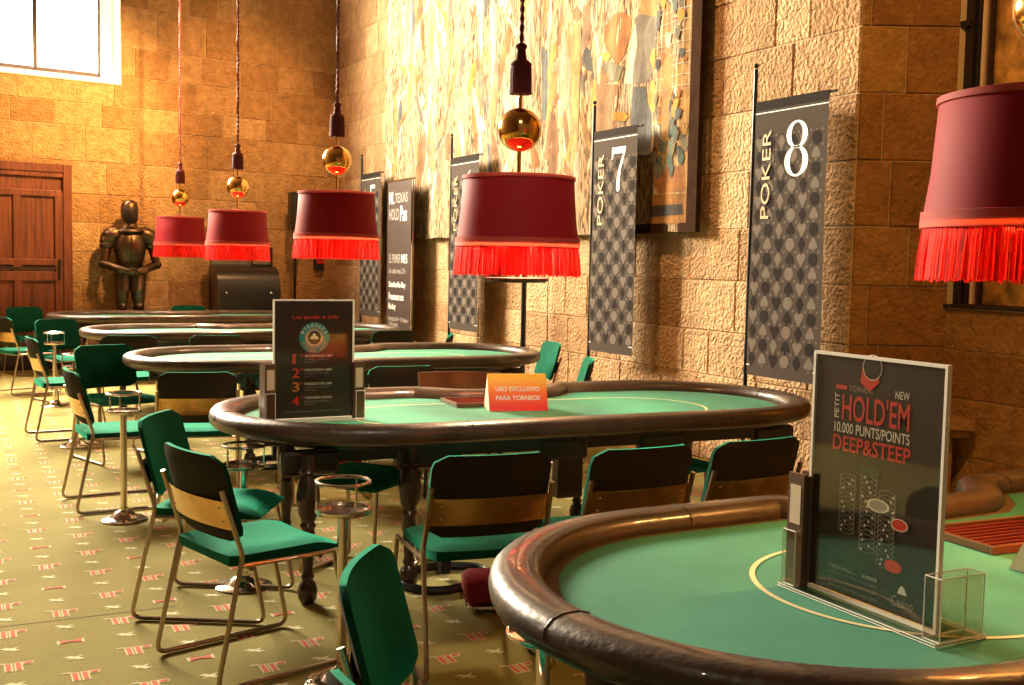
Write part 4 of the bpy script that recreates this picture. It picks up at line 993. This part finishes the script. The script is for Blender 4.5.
bm = new(); blob(bm, [(.085, .10, 1.60, 0), (.105, .125, 1.66, 0), (.112, .135, 1.74, 0), (.113, .135, 1.80, 0), (.104, .122, 1.85, 0), (.082, .098, 1.89, 0), (.045, .055, 1.915, 0), (.01, .01, 1.922, 0)], 24)
he = obj('helmet', bm, M_steel, t, True)
bm = new(); blob(bm, [(.060, .075, 1.615, -.045), (.095, .115, 1.66, -.045), (.105, .130, 1.73, -.030), (.107, .130, 1.795, -.020), (.10, .115, 1.805, -.01)], 24)
for k in range(6): box(bm, (-.05, -.176, 1.67+.012*k), (.05, -.158, 1.674+.012*k))
box(bm, (-.085, -.158, 1.765), (.085, -.140, 1.775)); obj('visor', bm, M_iron, he, True)
bm = new(); lathe(bm, [(.09, 1.62), (.10, 1.59), (.13, 1.55), (.19, 1.53), (.20, 1.50), (.17, 1.47)], 28); obj('gorget', bm, M_steel, t, True)
bm = new(); blob(bm, [(.155, .12, .98, 0), (.165, .13, 1.05, 0), (.185, .155, 1.15, -.01), (.205, .18, 1.28, -.02), (.205, .175, 1.38, -.015), (.185, .14, 1.48, 0), (.10, .10, 1.54, 0)], 28)
for z in (1.00, 1.06): tube(bm, [(.17*math.cos(a/14*PI*2), .135*math.sin(a/14*PI*2), z) for a in range(14)], .008, 6, closed=True)
tube(bm, [(0, -.19, 1.46), (0, -.205, 1.30), (0, -.175, 1.16), (0, -.14, 1.04)], .007, 6)
obj('breastplate', bm, M_steel, t, True)
for s in (-1, 1):
    bm = new()
    for k, (cx, cz, rx, rz) in enumerate(((.215, 1.455, .155, .105), (.255, 1.39, .130, .095), (.28, 1.325, .105, .08))):
        bmesh.ops.create_uvsphere(bm, u_segments=18, v_segments=10, radius=1, matrix=Matrix.Translation((s*cx, -.01, cz)) @ Matrix.Rotation(s*.35, 4, 'Y') @ Matrix.Diagonal((rx, .12-.012*k, rz, 1)))
    obj('pauldron', bm, M_steel, t, True)
    bm = new()
    sh, el, wr = Vector((s*.285, 0, 1.36)), Vector((s*.325, -.05, 1.07)), Vector((s*.10, -.27, .985))
    tube(bm, [sh, sh.lerp(el, .3), sh.lerp(el, .7), el], [.062, .066, .056, .050], 14)
    tube(bm, [el, el.lerp(wr, .3), el.lerp(wr, .7), wr], [.052, .056, .046, .040], 14)
    bmesh.ops.create_uvsphere(bm, u_segments=14, v_segments=10, radius=1, matrix=Matrix.Translation(el+Vector((s*.01, .01, 0))) @ Matrix.Diagonal((.066, .068, .062, 1)))
    for q in (.25, .5, .75):
        p = sh.lerp(el, q); tube(bm, [p+Vector((.066*math.cos(a), .066*math.sin(a), 0)) for a in [2*PI*i/12 for i in range(12)]], .005, 5, closed=True)
    obj('arm', bm, M_steel, t, True)
    bm = new(); tube(bm, [wr+Vector((s*.05, .035, .01)), wr, wr+Vector((-s*.05, -.02, -.005))], [.062, .046, .038], 14)
    pl = wr+Vector((-s*.07, -.025, -.01)); bmesh.ops.create_uvsphere(bm, u_segments=12, v_segments=8, radius=1, matrix=Matrix.Translation(pl) @ Matrix.Diagonal((.052, .030, .042, 1)))
    for k in range(4):
        b0 = pl+Vector((-s*.035, -.008, .026-.018*k)); Lf = (.060, .072, .068, .052)[k]
        tube(bm, [b0, b0+Vector((-s*Lf*.5, -.014, -.004)), b0+Vector((-s*Lf*.85, .000, -.022)), b0+Vector((-s*Lf*.8, .014, -.034))], [.0115, .011, .010, .008], 8)
    b0 = pl+Vector((0, -.01, .034)); tube(bm, [b0, b0+Vector((-s*.03, -.014, .018)), b0+Vector((-s*.058, -.010, .010))], [.013, .012, .009], 8)
    obj('gauntlet', bm, M_steel, t, True)
    bm = new()
    for k in range(4): blob(bm, [(.122-.002*k, .135, .99-.062*k-.075, 0), (.112-.002*k, .125, .99-.062*k, 0)], 18, c=(s*.092, -.005))
    obj('tasset', bm, M_steel, t, True)
    bm = new(); tube(bm, [(s*.095, 0, .86), (s*.105, -.01, .66), (s*.108, -.01, .52), (s*.110, .005, .38), (s*.112, .01, .24), (s*.112, .01, .08)], [.100, .088, .066, .072, .058, .048], 16)
    bmesh.ops.create_uvsphere(bm, u_segments=14, v_segments=10, radius=1, matrix=Matrix.Translation((s*.108, -.03, .52)) @ Matrix.Diagonal((.070, .060, .068, 1)))
    obj('leg', bm, M_steel, t, True)
    bm = new(); blob(bm, [(.052, .13, .0, -.06), (.056, .135, .03, -.06), (.050, .10, .07, -.03), (.045, .055, .11, .01)], 16, c=(s*.115, 0)); obj('sabaton', bm, M_steel, t, True)

# ------------------------------------------------------------------ dark terminal, loudspeaker, alarm, post
t = thing('betting_terminal', 'black roll fronted terminal below the two farthest lamps, grey screen on top', 'terminal', (3.72, 15.45, 0))
bm = new(); prof = [(-.35, .0), (-.35, .95), (-.345, 1.05), (-.32, 1.16), (-.27, 1.26), (-.18, 1.33), (-.05, 1.37), (.25, 1.37), (.25, 0)]
for s in (0,):
    A = [bm.verts.new((-.43, y, z)) for y, z in prof]; B = [bm.verts.new((.43, y, z)) for y, z in prof]; n = len(prof)
    bm.faces.new(A); bm.faces.new(B[::-1])
    for i in range(n): bm.faces.new((A[i], B[i], B[(i+1) % n], A[(i+1) % n]))
bmesh.ops.recalc_face_normals(bm, faces=bm.faces[:])
obj('cabinet', bm, M_blackplastic, t, True)
bm = new(); box(bm, (-.46, -.02, 1.37), (.08, .05, 1.56)); pn = obj('keyboard_panel', bm, mat('grey_panel', (.10, .085, .065), .5), t)
bm = new()
for j in range(5):
    for i in range(22): box(bm, (-.44+.022*i, -.026, 1.40+.027*j), (-.44+.022*i+.013, -.02, 1.414+.027*j))
o = obj('keys', bm, M_printgrey, pn); o['kind'] = 'stuff'
bm = new(); box(bm, (.10, -.03, 1.37), (.40, .03, 1.64), bev=.01); mo = obj('monitor', bm, M_blackplastic, t)
bm = new(); box(bm, (.12, -.034, 1.40), (.36, -.030, 1.60)); obj('screen', bm, mat('grey_green_screen', (.19, .17, .11), .3), mo)
for x in (-.32, .30):
    bm = new(); bmesh.ops.create_uvsphere(bm, u_segments=10, v_segments=8, radius=.02); obj('knob', bm, M_chrome, t, True, loc=(x, -.355, 1.0))
t = thing('loudspeaker', 'small black loudspeaker on a thin stand in the far corner', 'speaker', (4.48, 15.55, 0))
bm = new(); box(bm, (-.085, -.10, 1.90), (.085, .10, 2.44), bev=.012); cb = obj('cabinet', bm, M_blackplastic, t)
bm = new(); lathe(bm, [(0, 0), (.05, .003), (.06, 0)], 20); xf(bm, Matrix.Translation((0, -.102, 2.05)) @ Matrix.Rotation(PI/2, 4, 'X')); obj('driver', bm, M_iron, cb, True)
bm = new(); tube(bm, [(0, 0, .02), (0, 0, 1.90)], .022, 10); lathe(bm, [(0, 0), (.16, 0), (.16, .015), (.03, .03), (0, .03)], 24); obj('stand', bm, M_black, t, True)
t = thing('alarm_box', 'small red and black alarm box on the wall in the far corner', 'alarm', (4.95, fwd(4.95)-.02, 1.32), ra)
bm = new(); box(bm, (-.07, -.08, 0), (.07, .02, .17), bev=.008); obj('housing', bm, M_blackplastic, t)
bm = new(); box(bm, (-.06, -.092, .10), (.06, -.08, .16), bev=.003); obj('button', bm, mat('bright_red_plastic', (.6, .02, .02), .4), t)
t = thing('black_post', 'slim black post standing below the central lamp against the right wall', 'post', (5.02, 9.5, 0))
bm = new(); tube(bm, [(0, 0, .02), (0, 0, 2.05)], .026, 12); obj('shaft', bm, M_black, t, True)
bm = new(); lathe(bm, [(0, 0), (.15, 0), (.15, .015), (.03, .03), (0, .03)], 24); obj('base', bm, M_black, t, True)

# ------------------------------------------------------------------ window niche on the right: gilt panel, iron bar, stone seat
NX_ = P1.x
t = thing('gilded_panel', 'gilded ornamental panel in a dark frame standing in the right hand niche', 'panel', (NX_+.112, 3.86, 1.29))
M_gilt = mat('gilt_relief', (.62, .30, .05), .35, .6, bump=1.0, bscale=11, var=.6, vscale=9)
bm = new(); box(bm, (-.03, -1.2, 0), (0, 1.02, 2.9)); obj('relief', bm, M_gilt, t)
for yy, mm, ww in ((1.12, M_iron, .02), (1.085, M_card, .025), (1.05, M_brownlea, .012), (1.03, M_iron, .014)):
    bm = new(); box(bm, (-.06, yy-ww/2, 0), (-.005, yy+ww/2, 2.9)); obj('frame_moulding', bm, mm, t)
t = thing('iron_bar', 'dark upright iron bar with a latch at the edge of the niche', 'bar', (NX_+.05, YN-.05, 1.287))
bm = new(); box(bm, (-.02, -.03, 0), (.02, .03, 4.5)); obj('upright', bm, M_iron, t)
bm = new(); box(bm, (-.05, -.02, 1.77), (-.02, .13, 1.81), bev=.004); obj('latch', bm, M_iron, t)
t = thing('stone_seat', 'moulded stone ledge against the niche wall, right of the large poster stand', 'ledge', tuple(P0+sd*.36+Vector((0, 0, 0))), math.atan2(sd.y, sd.x))
bm = new(); box(bm, (-.28, -.34, .50), (.36, -.02, .565), bev=.01); box(bm, (-.26, -.31, .45), (.34, -.02, .50), bev=.015); obj('ledge_slab', bm, M_stoneN, t)
bm = new(); box(bm, (-.22, -.24, 0), (.26, -.02, .45), bev=.01); obj('support', bm, M_stoneN, t)
